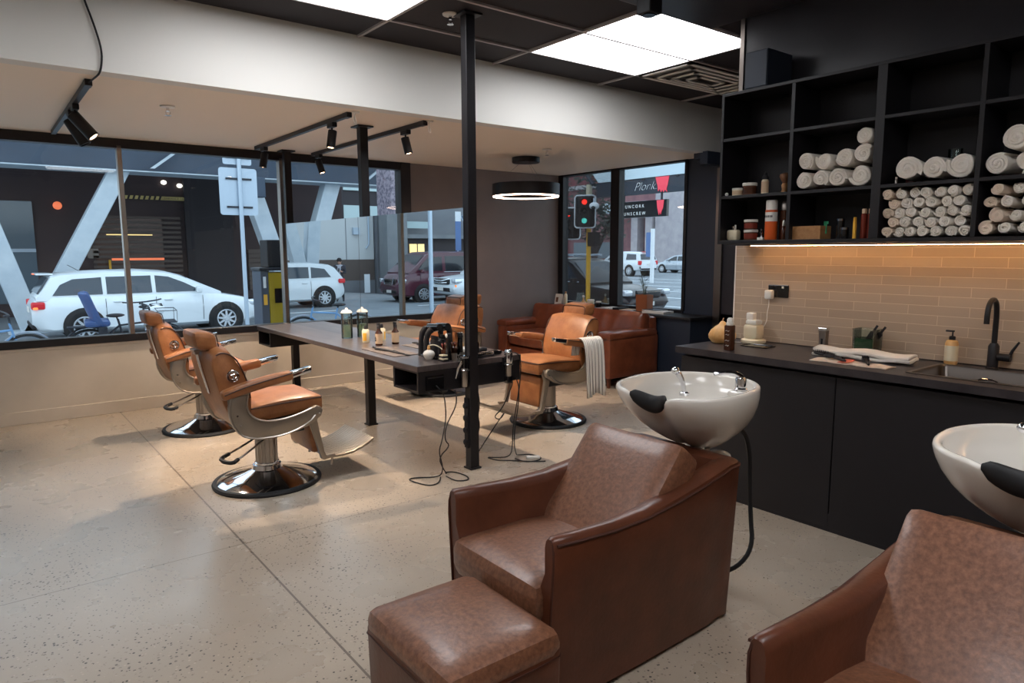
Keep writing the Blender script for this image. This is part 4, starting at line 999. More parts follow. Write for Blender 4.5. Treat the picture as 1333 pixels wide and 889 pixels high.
part('box_body',G().rings([[(-.06,-.105,0),(.06,-.105,0),(.06,.105,0),(-.06,.105,0)],[(-.06,-.105,.075),(.06,-.105,.075),(.06,.105,.075),(-.06,.105,.075)],[(-.052,-.097,.075),(.052,-.097,.075),(.052,.097,.075),(-.052,.097,.075)],[(-.052,-.097,.008),(.052,-.097,.008),(.052,.097,.008),(-.052,.097,.008)]]),'wood',t,smooth=False)
o=part('comb',G().box(3.868,2.04,z0+.03,3.874,2.055,z0+.10).box(3.868,2.032,z0+.085,3.874,2.055,z0+.10),'green_plastic',smooth=False,bevel=.001); tag(o,'small green comb standing in the wooden box','comb')
for y,lab in ((1.822,'left'),(1.785,'right')):
    bottle('tonic_bottle','tall red brown tonic bottle, %s of the pair on the bottom shelf'%lab,'bottle',(3.85,y,z0),[(.015,0),(.0165,.003),(.0165,.128),(.010,.136),(.001,.136)],'redbrown',[(.0125,.134),(.0125,.156),(.010,.160),(.001,.160)],capm='label_tan',group='pair of red brown bottles')
o=part('product_tube',G().rings([rrect(.008,.008,.004,0),rrect(.008,.008,.004,.02),rrect(.010,.007,.003,.07),rrect(.013,.002,.001,.115)]),'yellow_label'); o.location=(3.82,1.856,z0); tag(o,'thin yellow green tube left of the red brown bottles','tube')
for y,x,h,lab in ((1.965,3.88,.10,'tall black tin in the dark middle of the bottom shelf'),(1.925,3.85,.05,'short black tin in the dark middle of the bottom shelf')):
    t=thing('black_tin',lab,'tin',(x,y,z0),group='black tins'); part('can',G().lathe([(.02,0),(.021,.003),(.021,h),(.001,h+.002)]),'black_gloss',t); part('lid',G().lathe([(.022,h),(.022,h+.012),(.001,h+.013)]),'chrome_dark',t)
t=thing('dark_red_box','tall dark red carton at the back left of the third bay','box',(3.97,1.645,z1)); part('carton',G().box(-.02,-.02,0,.02,.02,.115),'redbrown',t,smooth=False,bevel=.001); part('flap',G().box(-.018,-.018,.115,.018,.018,.117),'brown_jar',t,smooth=False)
bottle('tiny_vial','tiny glass vial beside the three large towel rolls','vial',(3.82,1.655,z1),[(.007,0),(.007,.022),(.004,.026),(.001,.026)],'brushed',[(.006,.026),(.006,.036),(.001,.036)],capm='white_plastic')
t=thing('drinking_glass','upturned clear glass standing behind the three large towel rolls','glass',(3.99,1.45,z1)); part('wall',G().rings([[(r*math.cos(2*PI*i/20),r*math.sin(2*PI*i/20),z) for i in range(20)] for r,z in ((.026,.0),(.033,.168),(.031,.168),(.024,.004))]),'jar_glass',t)
# =============== TABLE ITEMS
T=.7503
t=thing('disinfectant_jar','tall glass jar of pale green liquid with a white lid on the styling table','jar',(2.52,5.56,T))
part('glass_wall',G().lathe([(.046,0),(.048,.004),(.048,.215),(.050,.219),(.046,.219),(.0455,.008),(.001,.008)],n=28),'jar_glass',t)
part('liquid',G().lathe([(.0445,.009),(.0445,.115),(.001,.115)],n=28),'pale_liquid',t,label='pale green liquid')
part('lid',G().lathe([(.050,.2195),(.050,.226),(.036,.242),(.014,.248),(.010,.262),(.001,.265)],n=28),'ceramic',t)
for a in (.6,2.6): part('lift_rod',G().cyl((.030*math.cos(a),.030*math.sin(a),.012),(.030*math.cos(a),.030*math.sin(a),.219),.0022,n=6),'chrome',t)
bottle('lotion_bottle','white bottle with a yellow label and black cap on the styling table','bottle',(2.52,5.20,T),[(.027,0),(.030,.004),(.030,.095),(.022,.110),(.001,.110)],'cream',[(.013,.110),(.013,.130),(.009,.142),(.001,.143)])
part('paper_label',G().rings([[(.0302*math.cos(a),.0302*math.sin(a),z) for a in [R(195+9*k) for k in range(8)]]+[(.0296*math.cos(a),.0296*math.sin(a),z) for a in [R(258-9*k) for k in range(8)]] for z in (.016,.08)]),'yellow_label',bpy.data.objects['lotion_bottle'],label='yellow paper label')
t=bottle('spray_bottle','amber glass spray bottle with a tan label on the styling table','bottle',(2.52,4.965,T),[(.026,0),(.029,.004),(.029,.10),(.016,.122),(.014,.135),(.001,.135)],'amber',[(.015,.135),(.015,.155),(.011,.16),(.001,.16)],labels=[(.0292,.015,.095,'label_tan')])
part('trigger',G().box(-.008,-.012,.158,.008,.022,.178).box(-.004,.016,.13,.004,.022,.165),'black_matte',t,smooth=False,bevel=.002)
g=G(); g.box(-.0300,-.008,.035,-.0292,.008,.052).prism([(-.010,.055),(0,.080),(.010,.055)],-.0300,-.0292,'yz'); part('label_print',g,'black_matte',t,smooth=False,label='dark bearded figure mark on the label')
o=part('tool_mat',(lambda g:g)(G().rings([rrect(.105,.26,.01,0),rrect(.105,.26,.01,.004)])),'label_tan'); o.location=(2.42,4.60,T); tag(o,'tan mat under the combs and clips','mat'); mat('mat_brown',(88,76,70),.6); o.data.materials[0]=MT['mat_brown']
rnd=random.Random(11)
for i in range(9):
    y=4.40+.052*i; x=2.42+rnd.uniform(-.025,.03); a=R(90+rnd.uniform(-25,25)); L=rnd.uniform(.055,.08)
    g=G(); 
    if i%3==0: g.box(-L,-.012,0,L,.0,.004); [g.box(-L+.004+k*.010,.0,0,-L+.008+k*.010,.014,.003) for k in range(int(L*2/.010)-1)]; nm='comb'
    else: g.tube([(-L,0,.005),(-L*.3,.006,.006),(L*.4,.004,.010),(L,.0,.006)],[.004,.006,.005],6,smooth=1).tube([(-L,0,.005),(-L*.3,-.006,.006),(L*.4,-.003,.004),(L,0,.005)],.004,6); nm='hair_clip'
    o=part(nm,g,'black_matte'); o.location=(x,y,T+.0045); o.rotation_euler=(0,0,a)
    tag(o,'black %s on the tan mat, %s from the near end'%('comb' if nm=='comb' else 'hair clip',['first','second','third','fourth','fifth','sixth','seventh','eighth','ninth'][i]),'comb' if nm=='comb' else 'hair clip','combs and clips on the mat')
# perfume atomiser
t=thing('perfume_atomiser','round white glass atomiser with a hose and squeeze bulb at the table end','perfume bottle',(2.455,4.09,T))
part('flask',G().lathe([(.022,0),(.025,.003),(.040,.028),(.042,.042),(.033,.058),(.014,.068),(.001,.069)],n=26),'ceramic',t)
part('collar',G().lathe([(.010,.066),(.012,.074),(.010,.09),(.007,.10),(.001,.101)]),'gourd',t)
part('hose',G().tube([(.0,-.002,.098),(.03,-.02,.104),(.065,-.045,.085),(.085,-.06,.055),(.09,-.062,.038)],.0042,8,smooth=2),'cream',t)
part('bulb',G().ell((.09,-.062,.022),(.022,.022,.0218),16,10),'cream',t,label='pale yellow squeeze bulb')
# holder with tongs & dryers (black cluster near the post)
t=thing('tool_stand','black stand with hair dryers beside the near post on the table','stand',(2.53,4.13,T))
part('base',G().box(-.05,-.09,0,.06,.12,.018),'black_gloss',t,bevel=.004)
part('rack',G().box(.02,-.02,.018,.055,.10,.12).box(.02,.0,.12,.03,.09,.15),'black_matte',t,bevel=.004)
for k,(y,x) in enumerate(((.16,-.02),(.06,-.035))):
    g=G(); g.tube([(x,y,.0),(x,y,.05),(x,y-.004,.13),(x+.01,y-.012,.175),(x+.03,y-.03,.20)],[.022,.02,.019,.022,.024],12,smooth=1); part('dryer_handle',g,'black_matte',t)
part('dryer_barrel',G().cyl((.03,.12,.20),(.03,-.02,.215),.032,.026,18),'black_gloss',t)
t=thing('upright_trimmer','black trimmer with a white blade guard standing upright by the near post','trimmer',(2.545,3.98,T))
part('body',G().rings([[(x*k,y*k,z) for x,y,_ in rrect(.016,.018,.008,0)] for z,k in ((0,1.1),(.05,1.0),(.12,.9),(.15,.8))]),'black_gloss',t); part('head',G().box(-.014,-.016,.15,.014,.016,.185),'black_matte',t,bevel=.003); part('blade',G().ell((-.016,0,.172),(.004,.014,.016),10,6),'white_plastic',t)
t=thing('brush_cup','dark cup with a bunch of red brown brush tips in it','cup',(2.60,4.075,T)) ; t.location=(2.555,4.035,T)
part('cup_body',G().lathe([(.028,0),(.033,.07),(.030,.07),(.026,.004),(.001,.004)],n=20),'brown_jar',t)
for k in range(6):
    a=k*1.05; part('brush_tip',G().tube([(.010*math.cos(a),.010*math.sin(a),.006),(.024*math.cos(a),.024*math.sin(a),.095)],[.003,.005],6).ell((.025*math.cos(a),.025*math.sin(a),.100),(.009,.009,.012),8,6),'redbrown' if k%2 else 'brown_jar',t)
t=thing('clipper_guard_box','small clear box of clipper guards beside the squeeze bulb','box',(2.54,4.0,T)); t.location=(2.50,3.965,T)
part('tray',G().box(-.03,-.035,0,.02,.035,.012),'black_gloss',t,bevel=.002)
for k in range(3): part('guard',G().box(-.026,-.028+.002*k,.0125+.012*k,.014,.028-.002*k,.0215+.012*k),'cream' if k!=1 else 'black_matte',t,bevel=.002)
t=thing('steel_cup','small tilted metal cup behind the brush cup by the post','cup',(2.56,3.93,T)); part('shell',G().lathe([(.018,0),(.020,.05),(.018,.05),(.016,.003),(.001,.003)]),'brushed',t); part('handle',G().tube([(.019,0,.04),(.034,0,.034),(.032,0,.014),(.0185,0,.01)],.003,6,smooth=1),'brushed',t)
# right of post: clippers lying, upright bottle
t=thing('white_trimmer','white and grey trimmer standing to the right of the near post','trimmer',(2.735,4.12,T)); part('body',G().rings([[(x*k,y*k,z) for x,y,_ in rrect(.022,.022,.01,0)] for z,k in ((0,1),(.06,.85),(.12,.9))]),'black_matte',t); part('cap',G().rings([[(x*k,y*k,z) for x,y,_ in rrect(.022,.022,.01,0)] for z,k in ((.12,1.0),(.165,1.25),(.17,1.2))]),'white_plastic',t)
t=thing('hair_dryer','black hair dryer standing nose up right of the near post','hair dryer',(2.77,3.99,T)); part('barrel',G().lathe([(.030,0),(.036,.02),(.034,.09),(.024,.13),(.022,.175),(.018,.175),(.001,.17)]),'black_gloss',t); part('handle',G().tube([(.02,.0,.035),(.06,.0,.05),(.10,.0,.045)],[.015,.017,.015],10,smooth=1),'black_matte',t)
for k,(x,y,a) in enumerate(((2.745,3.92,20),(2.84,3.95,-12),(2.93,3.97,8))):
    t=thing('hair_clipper','chromed clipper lying near the table edge, %s from the near post'%('first','second','third')[k],'hair clipper',(x,y,T),R(a),group='clippers lying on the table end')
    part('body',G().rbox((0,0,.017),(.13,.038,.032),.012,6),'black_gloss' if k!=1 else 'chrome_dark',t); part('blade',G().box(-.082,-.018,.008,-.064,.018,.024),'chrome',t,bevel=.002); part('switch',G().box(-.01,-.008,.033,.02,.008,.037),'brushed',t,bevel=.001)
# holders on the table end (face y=3.875)
def holder(x,label,kind):
    t=thing('clipper_holder',label,'clipper holder',(x,3.862,.70),group='chrome holders on the table end')
    part('mount',G().box(-.018,-.002,-.06,.018,.012,.045),'black_metal',t,bevel=.002)
    part('ring',G().torus((0,-.040,.0),.030,.004,24,8,'z'),'chrome',t); part('ring_arm',G().tube([(0,0,.0),(0,-.012,.0)],.005,8),'chrome',t)
    if kind==0:
        part('canister',G().lathe([(.017,-.115),(.019,-.112),(.026,.005),(.024,.012),(.001,.012)],(0,-.040,0)),'brushed',t,label='conical metal canister')
        c=part('clipper_body',G().rings([[(x_*k,y_*k-.040,z) for x_,y_,_ in rrect(.020,.018,.008,0)] for z,k in ((.012,.8),(.05,1.0),(.085,1.25))]),'black_gloss',t); part('blade',G().lathe([(.030,.082),(.033,.088),(.033,.098),(.001,.102)],(0,-.040,0)),'chrome_dark',c)
        part('hanging_comb',G().tube([(-.02,-.042,.06),(-.055,-.042,.01),(-.075,-.042,-.05)],[.009,.008,.005],8),'chrome',t,label='chrome scissors handle hanging aside')
    else:
        part('canister',G().lathe([(.026,.012),(.030,.02),(.030,.085),(.026,.098),(.018,.106),(.001,.107)],(0,-.040,0)),'chrome',t,label='chrome domed dispenser')
        part('grip',G().lathe([(.018,-.085),(.020,-.08),(.021,.0),(.026,.012),(.001,.012)],(0,-.040,0)),'brushed',t)
        part('base_block',G().box(-.024,-.060,-.135,.024,-.018,-.085),'black_gloss',t,bevel=.004)
holder(2.570,'chrome ring holder with a clipper over a conical metal canister left of the post',0)
holder(2.945,'chrome ring holder with a domed chrome dispenser right of the post',1)
# =============== CORDS
def cord(pts,label,grp='black cords hanging from the table end',r=.0042,name='trailing_cord'):
    o=part(name,G().tube(pts,r,7,smooth=2),'rubber'); tag(o,label,'cord',grp); return o
cord([(2.37,3.862,.61),(2.375,3.84,.595),(2.41,3.83,.55),(2.42,3.83,.45),(2.42,3.83,.38),(2.37,3.80,.25),(2.34,3.80,.18),(2.37,3.80,.08),(2.36,3.79,.03),(2.33,3.80,.006),(2.22,3.88,.006),(2.15,3.89,.006),(2.16,3.80,.006),(2.20,3.68,.006),(2.28,3.70,.006),(2.345,3.79,.007)],'black cord plugged into the table end outlet with looped tail')
cord([(2.52,3.868,.56),(2.515,3.84,.52),(2.50,3.83,.45),(2.42,3.83,.34),(2.40,3.82,.24),(2.44,3.81,.20),(2.34,3.80,.14),(2.36,3.79,.07),(2.39,3.78,.02),(2.42,3.86,.006),(2.48,3.83,.006),(2.50,3.70,.006),(2.46,3.62,.006),(2.38,3.66,.006),(2.37,3.76,.015)],'black cord left of the near post, coiled in a loop at its foot')
cord([(3.02,3.90,.77),(3.06,3.855,.765),(3.075,3.84,.70),(3.06,3.835,.55),(3.02,3.83,.38),(2.98,3.82,.22),(2.97,3.81,.10),(2.94,3.80,.03),(2.90,3.90,.006),(2.84,3.97,.006),(2.86,3.84,.006),(2.95,3.78,.006),(3.05,3.66,.006),(3.12,3.62,.006)],'black cord hanging over the right table corner with its tail on the floor')
cord([(3.00,3.868,.60),(3.0,3.84,.56),(2.96,3.83,.50),(2.90,3.84,.38),(2.83,3.85,.33),(2.88,3.84,.30),(2.93,3.84,.36),(2.88,3.85,.30),(2.80,3.88,.18),(2.74,3.90,.09),(2.70,3.92,.02),(2.69,3.94,.006)],'black cord with a small loop slanting back to the near post')
cord([(3.05,3.868,.58),(3.055,3.84,.52),(3.04,3.83,.38),(3.0,3.82,.25),(2.975,3.80,.12),(2.985,3.79,.04),(3.06,3.86,.006),(3.15,3.82,.006),(3.16,3.70,.006),(3.08,3.66,.006),(2.99,3.70,.006),(2.96,3.77,.02)],'black cord looped wide on the floor right of the near post')
cord([(2.70,3.868,.555),(2.705,3.85,.50),(2.71,3.85,.42),(2.695,3.85,.36),(2.71,3.85,.30),(2.70,3.85,.24),(2.685,3.86,.18),(2.68,3.89,.04),(2.70,3.90,.006)],'thin black cord running down behind the near post')
o=part('white_adapter',G().rbox((0,0,.010),(.10,.04,.02),.007,5),'white_plastic'); o.location=(3.10,3.735,.0005); o.rotation_euler=(0,0,R(-30)); tag(o,'small white adapter lying inside the cord loop on the floor','adapter')
# =============== LEDGE ITEMS (top z=.762, x 6.15..6.5)
Z1=.7625
t=thing('table_card','white folded card with a small picture on the ledge behind the sofa','card',(6.36,7.10,Z1)); part('front_leaf',G().prism([(-.03,0),(0,.14),(.004,.14),(-.026,0)],-.07,.07),'paper',t,smooth=False); part('rear_leaf',G().prism([(.03,0),(.004,.14),(.008,.14),(.034,0)],-.07,.07),'paper',t,smooth=False); part('picture',G().prism([(-.0275,.03),(-.013,.095),(-.0125,.095),(-.027,.03)],-.0,.045),'wood_dark',t,smooth=False)
bottle('white_bottle','tall narrow white bottle right of the folded card','bottle',(6.40,7.01,Z1),[(.02,0),(.022,.004),(.022,.13),(.010,.15),(.001,.15)],'cream',[(.011,.15),(.011,.175),(.001,.177)],capm='wood')
bottle('diffuser_bottle','rounded bottle with a white ball stopper on the ledge','bottle',(6.36,6.62,Z1),[(.03,0),(.038,.01),(.036,.05),(.012,.08),(.011,.11),(.001,.11)],'gourd',[(.012,.115),(.017,.13),(.010,.146),(.001,.147)],capm='white_plastic')
jar('white candle jar with a lid on the ledge behind the sofa',(6.38,6.50,Z1),.045,.095,'cream',None); jar('small black jar with a pale lid on the ledge',(6.38,6.36,Z1),.035,.08,'black_gloss',None)
for i,(y,w_,h,m_,lab) in enumerate(((6.80,.12,.014,'paper','thin stack of white papers at the left of the ledge'),(6.10,.16,.02,'paper','white magazine on the dark tray'),(5.93,.10,.03,'black_matte','black box file on the ledge'),(5.80,.14,.012,'label_tan','pale leaflet in front of the planter'))):
    t=thing('magazine' if m_!='black_matte' else 'document_box',lab,'magazine' if m_!='black_matte' else 'box',(6.34,y,Z1),R(-8+5*i)); part('cover',G().box(-.10,-w_/2,h-.002,.10,w_/2,h),m_,t,smooth=False); part('pages',G().box(-.098,-w_/2+.002,0.001,.098,w_/2-.002,h-.002),'white_plastic' if m_!='black_matte' else 'black_metal',t,smooth=False)
t=thing('magazine','white magazine stack at the open right end of the ledge','magazine',(6.33,5.33,Z1),R(6)); part('cover',G().box(-.11,-.15,.022,.11,.15,.024),'paper',t,smooth=False); part('pages',G().box(-.108,-.148,.0,.108,.148,.022),'white_plastic',t,smooth=False)
t=thing('magazine','dark magazine resting on the white stack at the ledge end','magazine',(6.36,5.40,Z1+.0245),R(-10)); part('cover',G().box(-.10,-.12,.008,.10,.12,.010),'navy',t,smooth=False); part('pages',G().box(-.098,-.118,0,.098,.118,.008),'paper',t,smooth=False)
# planter with sprigs
t=thing('potted_plant','slender plant in an orange brown square planter before the corner window','potted plant',(6.40,5.60,Z1))
part('planter',G().rings([rrect(.055,.085,.006,0),rrect(.06,.09,.006,.20),rrect(.052,.082,.006,.20),rrect(.052,.082,.006,.17),rrect(.01,.01,.004,.169)]),'pot_orange',t,smooth=False)
rnd=random.Random(4)
for k in range(7):
    y=rnd.uniform(-.05,.05); d=Vector((rnd.uniform(-.05,.02),rnd.uniform(-.06,.26),1)).normalized(); L=rnd.uniform(.22,.42)
    pts=[Vector((0,y,.16))+d*L*q+Vector((0,.05*q*q,0)) for q in (0,.35,.7,1)]
    s_=part('stem',G().tube(pts,[.003,.0025,.002,.0015],6,smooth=1),'leaf',t)
    for q in range(5):
        a=rnd.uniform(0,6.28); p=pts[1].lerp(pts[-1],q/4.5); e=p+Vector((math.cos(a)*.05,math.sin(a)*.07,rnd.uniform(-.01,.05))); w_=(e-p).cross(Vector((0,0,1))).normalized()*.009
        part('leaf',G().add([p,p.lerp(e,.5)+w_,e,p.lerp(e,.5)-w_,p.lerp(e,.5)+Vector((0,0,.003))],[(0,1,4),(1,2,4),(2,3,4),(3,0,4)]),'leaf',s_)
# low clutter beside the sofa end
t=thing('floor_basket','low dark tray with grey papers on the floor by the navy ledge corner','tray',(5.80,4.72,0)); part('tray_body',G().box(-.2,-.12,0,.2,.12,.10),'black_matte',t,smooth=False,bevel=.005); part('papers',G().box(-.12,-.08,.101,.10,.08,.125),'steel',t,smooth=False,bevel=.002)
# =============== EXTERIOR (street level z = -0.40)
GZ=-.40
o=struct(part('street_ground',G().box(-45,YB+.15,GZ-.2,75,75,GZ).box(XR+.15,-30,GZ-.2,75,YB+.15,GZ),'asphalt',smooth=False)); tag(o,'grey asphalt street outside the windows','street')
o=struct(part('footpath',G().box(-45,YB+.14,GZ,8.2,13.5,GZ+.06).box(XR+.14,-20,GZ,8.2,YB+.14,GZ+.06),'footpath',smooth=False)); tag(o,'pale footpath outside the street windows','footpath')
g=G()
for x in range(-40,70,6): g.box(x,20.9,GZ,x+3,21.02,GZ+.004)
for y in (14.6,15.0): g.box(-40,y,GZ,8,y+.10,GZ+.004)
for k in range(7): g.box(15+3.4*k,2,GZ,15.14+3.4*k,40,GZ+.004)
o=struct(part('road_marking',g,'line_paint',smooth=False)); tag(o,'white painted lines on the road','road marking')
# ---- cars
def car(label,loc,rz,spec,paint,group=None,glass='car_glass',extra=None):
    S=spec; L,W,H=S['L'],S['W'],S['H']; w=W/2; t=thing(S.get('name','car'),label,S.get('cat','car'),loc,rz,group=group)
    top=S['top']; belt=S['belt']; 
    def tz(x):
        for (a,za),(b,zb) in zip(top,top[1:]):
            if a<=x<=b: return za+(zb-za)*(x-a)/(b-a)
        return top[0][1] if x<top[0][0] else top[-1][1]
    rs=[]; xs_=[-L/2,-L/2+.03,-L/2+.12,-L/2+.35]+[x for x,_ in top if -L/2+.4<x<L/2-.4]+[L/2-.35,L/2-.12,L/2-.03,L/2]
    for x in sorted(set(round(q,3) for q in xs_)):
        e=min((x+L/2),(L/2-x)); k=1-(.16*max(0,1-e/.45)**2); ww=w*k; zt=tz(x); zb=S.get('zb',.22)+.16*max(0,1-e/.18)
        zt=zt-.10*max(0,1-e/.05)
        half=[(0,zb),(ww*.86,zb),(ww*.965,zb+.07),(ww*.99,(zb+zt)*.5-.02),(ww,zb+(zt-zb)*.62),(ww*.975,zt-.10*(zt-zb)-.03),(ww*.93,zt-.02),(ww*.80,zt),(ww*.4,zt+.012),(0,zt+.014)]
        rs.append([(x,y,z) for y,z in half]+[(x,-y,z) for y,z in reversed(half[1:-1])])
    part('body',G().rings(rs),paint,t,angle=42)
    wb,wt=w*.93,w*S.get('tuck',.76)
    def yat(z): 
        u=max(0,min(1,(z-belt)/(H-belt))); return wb+(wt-wb)*(u**1.15)
    roof=S['roof']
    rs=[]
    for x,z in roof:
        yb=yat(belt); zz=max(z,belt+.01); y1=yat(zz-.04); cr=wt*.9 if zz>belt+.25 else y1*.97
        half=[(yb,belt-.06),(yat(belt+(zz-belt)*.5),belt+(zz-belt)*.5),(y1,zz-.035*min(1,(zz-belt)/.2)),(min(cr,y1-.03),zz),(0,zz+.02)]
        rs.append([(x,y,q) for y,q in half]+[(x,-y,q) for y,q in reversed(half[:-1])])
    part('roof_shell',G().rings(rs),S.get('roofpaint',paint),t,angle=35)
    for poly in S['win']:
        for s in (-1,1):
            a=[(x,s*(yat(z)+.004),z) for x,z in poly]; b=[(x,s*(yat(z)-.02),z) for x,z in poly]
            part('side_window',G().rings([b,a]),glass,t,smooth=False)
    for nm,((xa,za),(xb,zb_)) in S['screens'].items():
        ya,yb2=yat(za)*.90,yat(zb_)*.90; nx=1 if nm=='windscreen' else -1
        d=Vector((za-zb_,0,xb-xa)).normalized(); 
        if d.x*nx<0: d=-d
        def q(o_): return [(xa+d.x*o_,-ya,za+d.z*o_),(xb+d.x*o_,-yb2,zb_+d.z*o_),(xb+d.x*o_,yb2,zb_+d.z*o_),(xa+d.x*o_,ya,za+d.z*o_)]
        part(nm,G().rings([q(-.01),q(.022)]),glass,t,smooth=False)
    R_=S['wr']
    for x in S['wx']:
        for s in (-1,1):
            part('wheel_arch',G().lathe([(R_+.07,s*(w-.25)),(R_+.07,s*(w-.004)),(R_+.055,s*(w+.004)),(.01,s*(w+.004))] ,(x,0,R_+.01),28,'y'),'rubber',t)
            wh=part('wheel',G().lathe([(R_*.62,s*(w-.20)),(R_*.96,s*(w-.20)),(R_,s*(w-.17)),(R_,s*(w-.02)),(R_*.95,s*(w+.012)),(R_*.70,s*(w+.018)),(R_*.64,s*(w+.010)),(.01,s*(w+.010))],(x,0,R_),32,'y'),'rubber',t)
            g=G(); 
            yy=s*(w+.011); g.torus((x,yy,R_),R_*.63,.018,28,6,'y')
            for k in range(9):
                a=2*PI*k/9+.2; g.prism([(x+.06*math.cos(a-.5),R_+.06*math.sin(a-.5)),(x+R_*.63*math.cos(a-.09),R_+R_*.63*math.sin(a-.09)),(x+R_*.63*math.cos(a+.09),R_+R_*.63*math.sin(a+.09)),(x+.06*math.cos(a+.5),R_+.06*math.sin(a+.5))],yy-s*.002,yy+s*.010)
            g.cyl((x,yy,R_),(x,yy+s*.016,R_),.065,.05,14)
            part('rim',g,'rim',wh)
    # lamps, bumpers, plates, mirrors, handles
    hx=L/2; z1_=S['lampz']
    for s in (-1,1):
        part('headlight',G().rbox((hx-.17,s*(w*.80),z1_),(.30,.26,.15),.04,5),'head_lamp',t)
        part('tail_light',G().rbox((-hx+.12,s*(w*.86),S['tailz']),(.24,.20,S.get('tailh',.16)),.03,5),'tail_red',t)
        g=G().rbox((S['mirx'],s*(w+.09),belt+.08),(.12,.18,.14),.03,5); part('door_mirror',g,S.get('mirpaint',paint),t)
    part('grille',G().rbox((hx-.045,0,S['lampz']-.03),(.10,W*.50,.20),.03,5),'black_gloss',t)
    part('front_bumper_intake',G().rbox((hx-.03,0,S.get('zb',.22)+.20),(.10,W*.62,.14),.03,5),'black_matte',t)
    part('number_plate',G().box(hx+.012,-.18,S.get('zb',.22)+.16,hx+.026,.18,S.get('zb',.22)+.27),'paper',t,smooth=False); part('number_plate',G().box(-hx-.026,-.18,S['tailz']-.16,-hx-.004,.18,S['tailz']-.05),'paper',t,smooth=False)
    part('rear_bumper_trim',G().rbox((-hx+.03,0,S.get('zb',.22)+.14),(.10,W*.8,.10),.03,5),'black_matte',t)
    for x in S['handles']:
        for s in (-1,1): part('door_handle',G().rbox((x,s*(w+.002),belt-.12),(.18,.035,.035),.014,4),paint if paint!='car_black' else 'chrome_dark',t)
    for x in S['seams']:
        for s in (-1,1): part('door_seam',G().tube([(x,s*(w*.975),S.get('zb',.22)+.12),(x,s*(w+.001),.55),(x,s*(w*.985),belt-.05)],.005,5),'black_matte',t)
    if extra: extra(t,S,w)
    return t
WAGON=dict(L=4.62,W=1.78,H=1.50,belt=.955,wr=.325,wx=(-1.40,1.48),top=[(-2.31,.86),(-2.2,.95),(-1.9,.965),(0,.955),(.9,.955),(1.4,.93),(2.0,.80),(2.31,.62)],
 roof=[(-2.22,.96),(-2.10,1.12),(-1.93,1.40),(-1.75,1.45),(-1.0,1.49),(-.3,1.50),(.25,1.46),(.55,1.38),(.95,1.18),(1.40,.97)],
 win=[[(-1.93,1.00),(-1.78,1.22),(-1.55,1.33),(-1.02,1.36),(-1.02,1.0)],[(-.94,1.0),(-.94,1.365),(-.06,1.375),(-.06,1.0)],[(.02,1.0),(.02,1.375),(.30,1.34),(.62,1.20),(.98,1.0)]],
 screens=dict(windscreen=((.52,1.36),(1.32,1.0)),rear_window=((-1.97,1.36),(-2.18,1.04))),lampz=.68,tailz=.80,mirx=.88,handles=(-.75,.25),seams=(-.98,.0,.98),tailh=.15)
HATCH=dict(WAGON,L=4.0,W=1.72,wx=(-1.22,1.28),wr=.33,top=[(-2.0,.80),(-1.92,.93),(-1.6,.96),(0,.94),(.8,.93),(1.3,.90),(1.8,.76),(2.0,.60)],
 roof=[(-1.93,.96),(-1.85,1.10),(-1.66,1.36),(-1.5,1.44),(-.8,1.50),(-.1,1.50),(.3,1.45),(.8,1.18),(1.2,.96)],
 win=[[(-1.50,1.02),(-1.30,1.30),(-.82,1.36),(-.80,1.0)],[(-.72,1.0),(-.74,1.365),(.0,1.37),(.02,1.0)],[(.09,1.0),(.08,1.37),(.30,1.33),(.85,1.0)]],
 screens=dict(windscreen=((.38,1.40),(1.14,1.0)),rear_window=((-1.70,1.33),(-1.90,1.04))),mirx=.75,handles=(-.55,.3),seams=(-.76,.05,.85),tailz=.88,lampz=.66)
VAN=dict(L=4.75,W=1.80,H=2.0,belt=1.16,wr=.33,wx=(-1.45,1.42),cat='van',name='van',top=[(-2.37,1.12),(-2.3,1.16),(0,1.16),(1.1,1.16),(1.95,1.15),(2.2,1.04),(2.37,.78)],tuck=.84,
 roof=[(-2.36,1.17),(-2.33,1.6),(-2.25,1.93),(-2.1,1.97),(0,2.0),(1.0,1.98),(1.25,1.90),(1.6,1.55),(2.0,1.10)],
 win=[[(-2.15,1.28),(-2.15,1.80),(-.55,1.82),(-.55,1.20),(-1.6,1.20)],[(-.45,1.20),(-.45,1.82),(.42,1.82),(.42,1.22)],[(.56,1.24),(.56,1.80),(1.15,1.78),(1.50,1.45),(1.62,1.26)]],
 screens=dict(windscreen=((1.30,1.86),(1.92,1.18)),rear_window=((-2.30,1.85),(-2.37,1.25))),lampz=.86,tailz=.95,tailh=.4,mirx=1.52,handles=(-.35,.62),seams=(-.5,.5,1.55))
UTE=dict(L=5.30,W=1.83,H=1.78,belt=1.10,wr=.39,wx=(-1.55,1.45),zb=.40,cat='utility vehicle',name='ute',top=[(-2.65,1.08),(-2.55,1.10),(-.9,1.10),(0,1.09),(.85,1.09),(1.3,1.07),(2.2,.98),(2.65,.78)],
 roof=[(-.98,1.11),(-.92,1.30),(-.80,1.62),(-.65,1.73),(-.2,1.78),(.25,1.75),(.5,1.66),(1.28,1.12)],
 win=[[(-.78,1.17),(-.66,1.58),(-.10,1.66),(-.08,1.16)],[(.0,1.16),(-.01,1.66),(.32,1.62),(.86,1.17)]],
 screens=dict(windscreen=((.50,1.66),(1.18,1.16)),rear_window=((-.84,1.58),(-.96,1.20))),lampz=.90,tailz=.98,tailh=.30,mirx=.82,handles=(-.55,.25),seams=(-.85,-.04,.95))
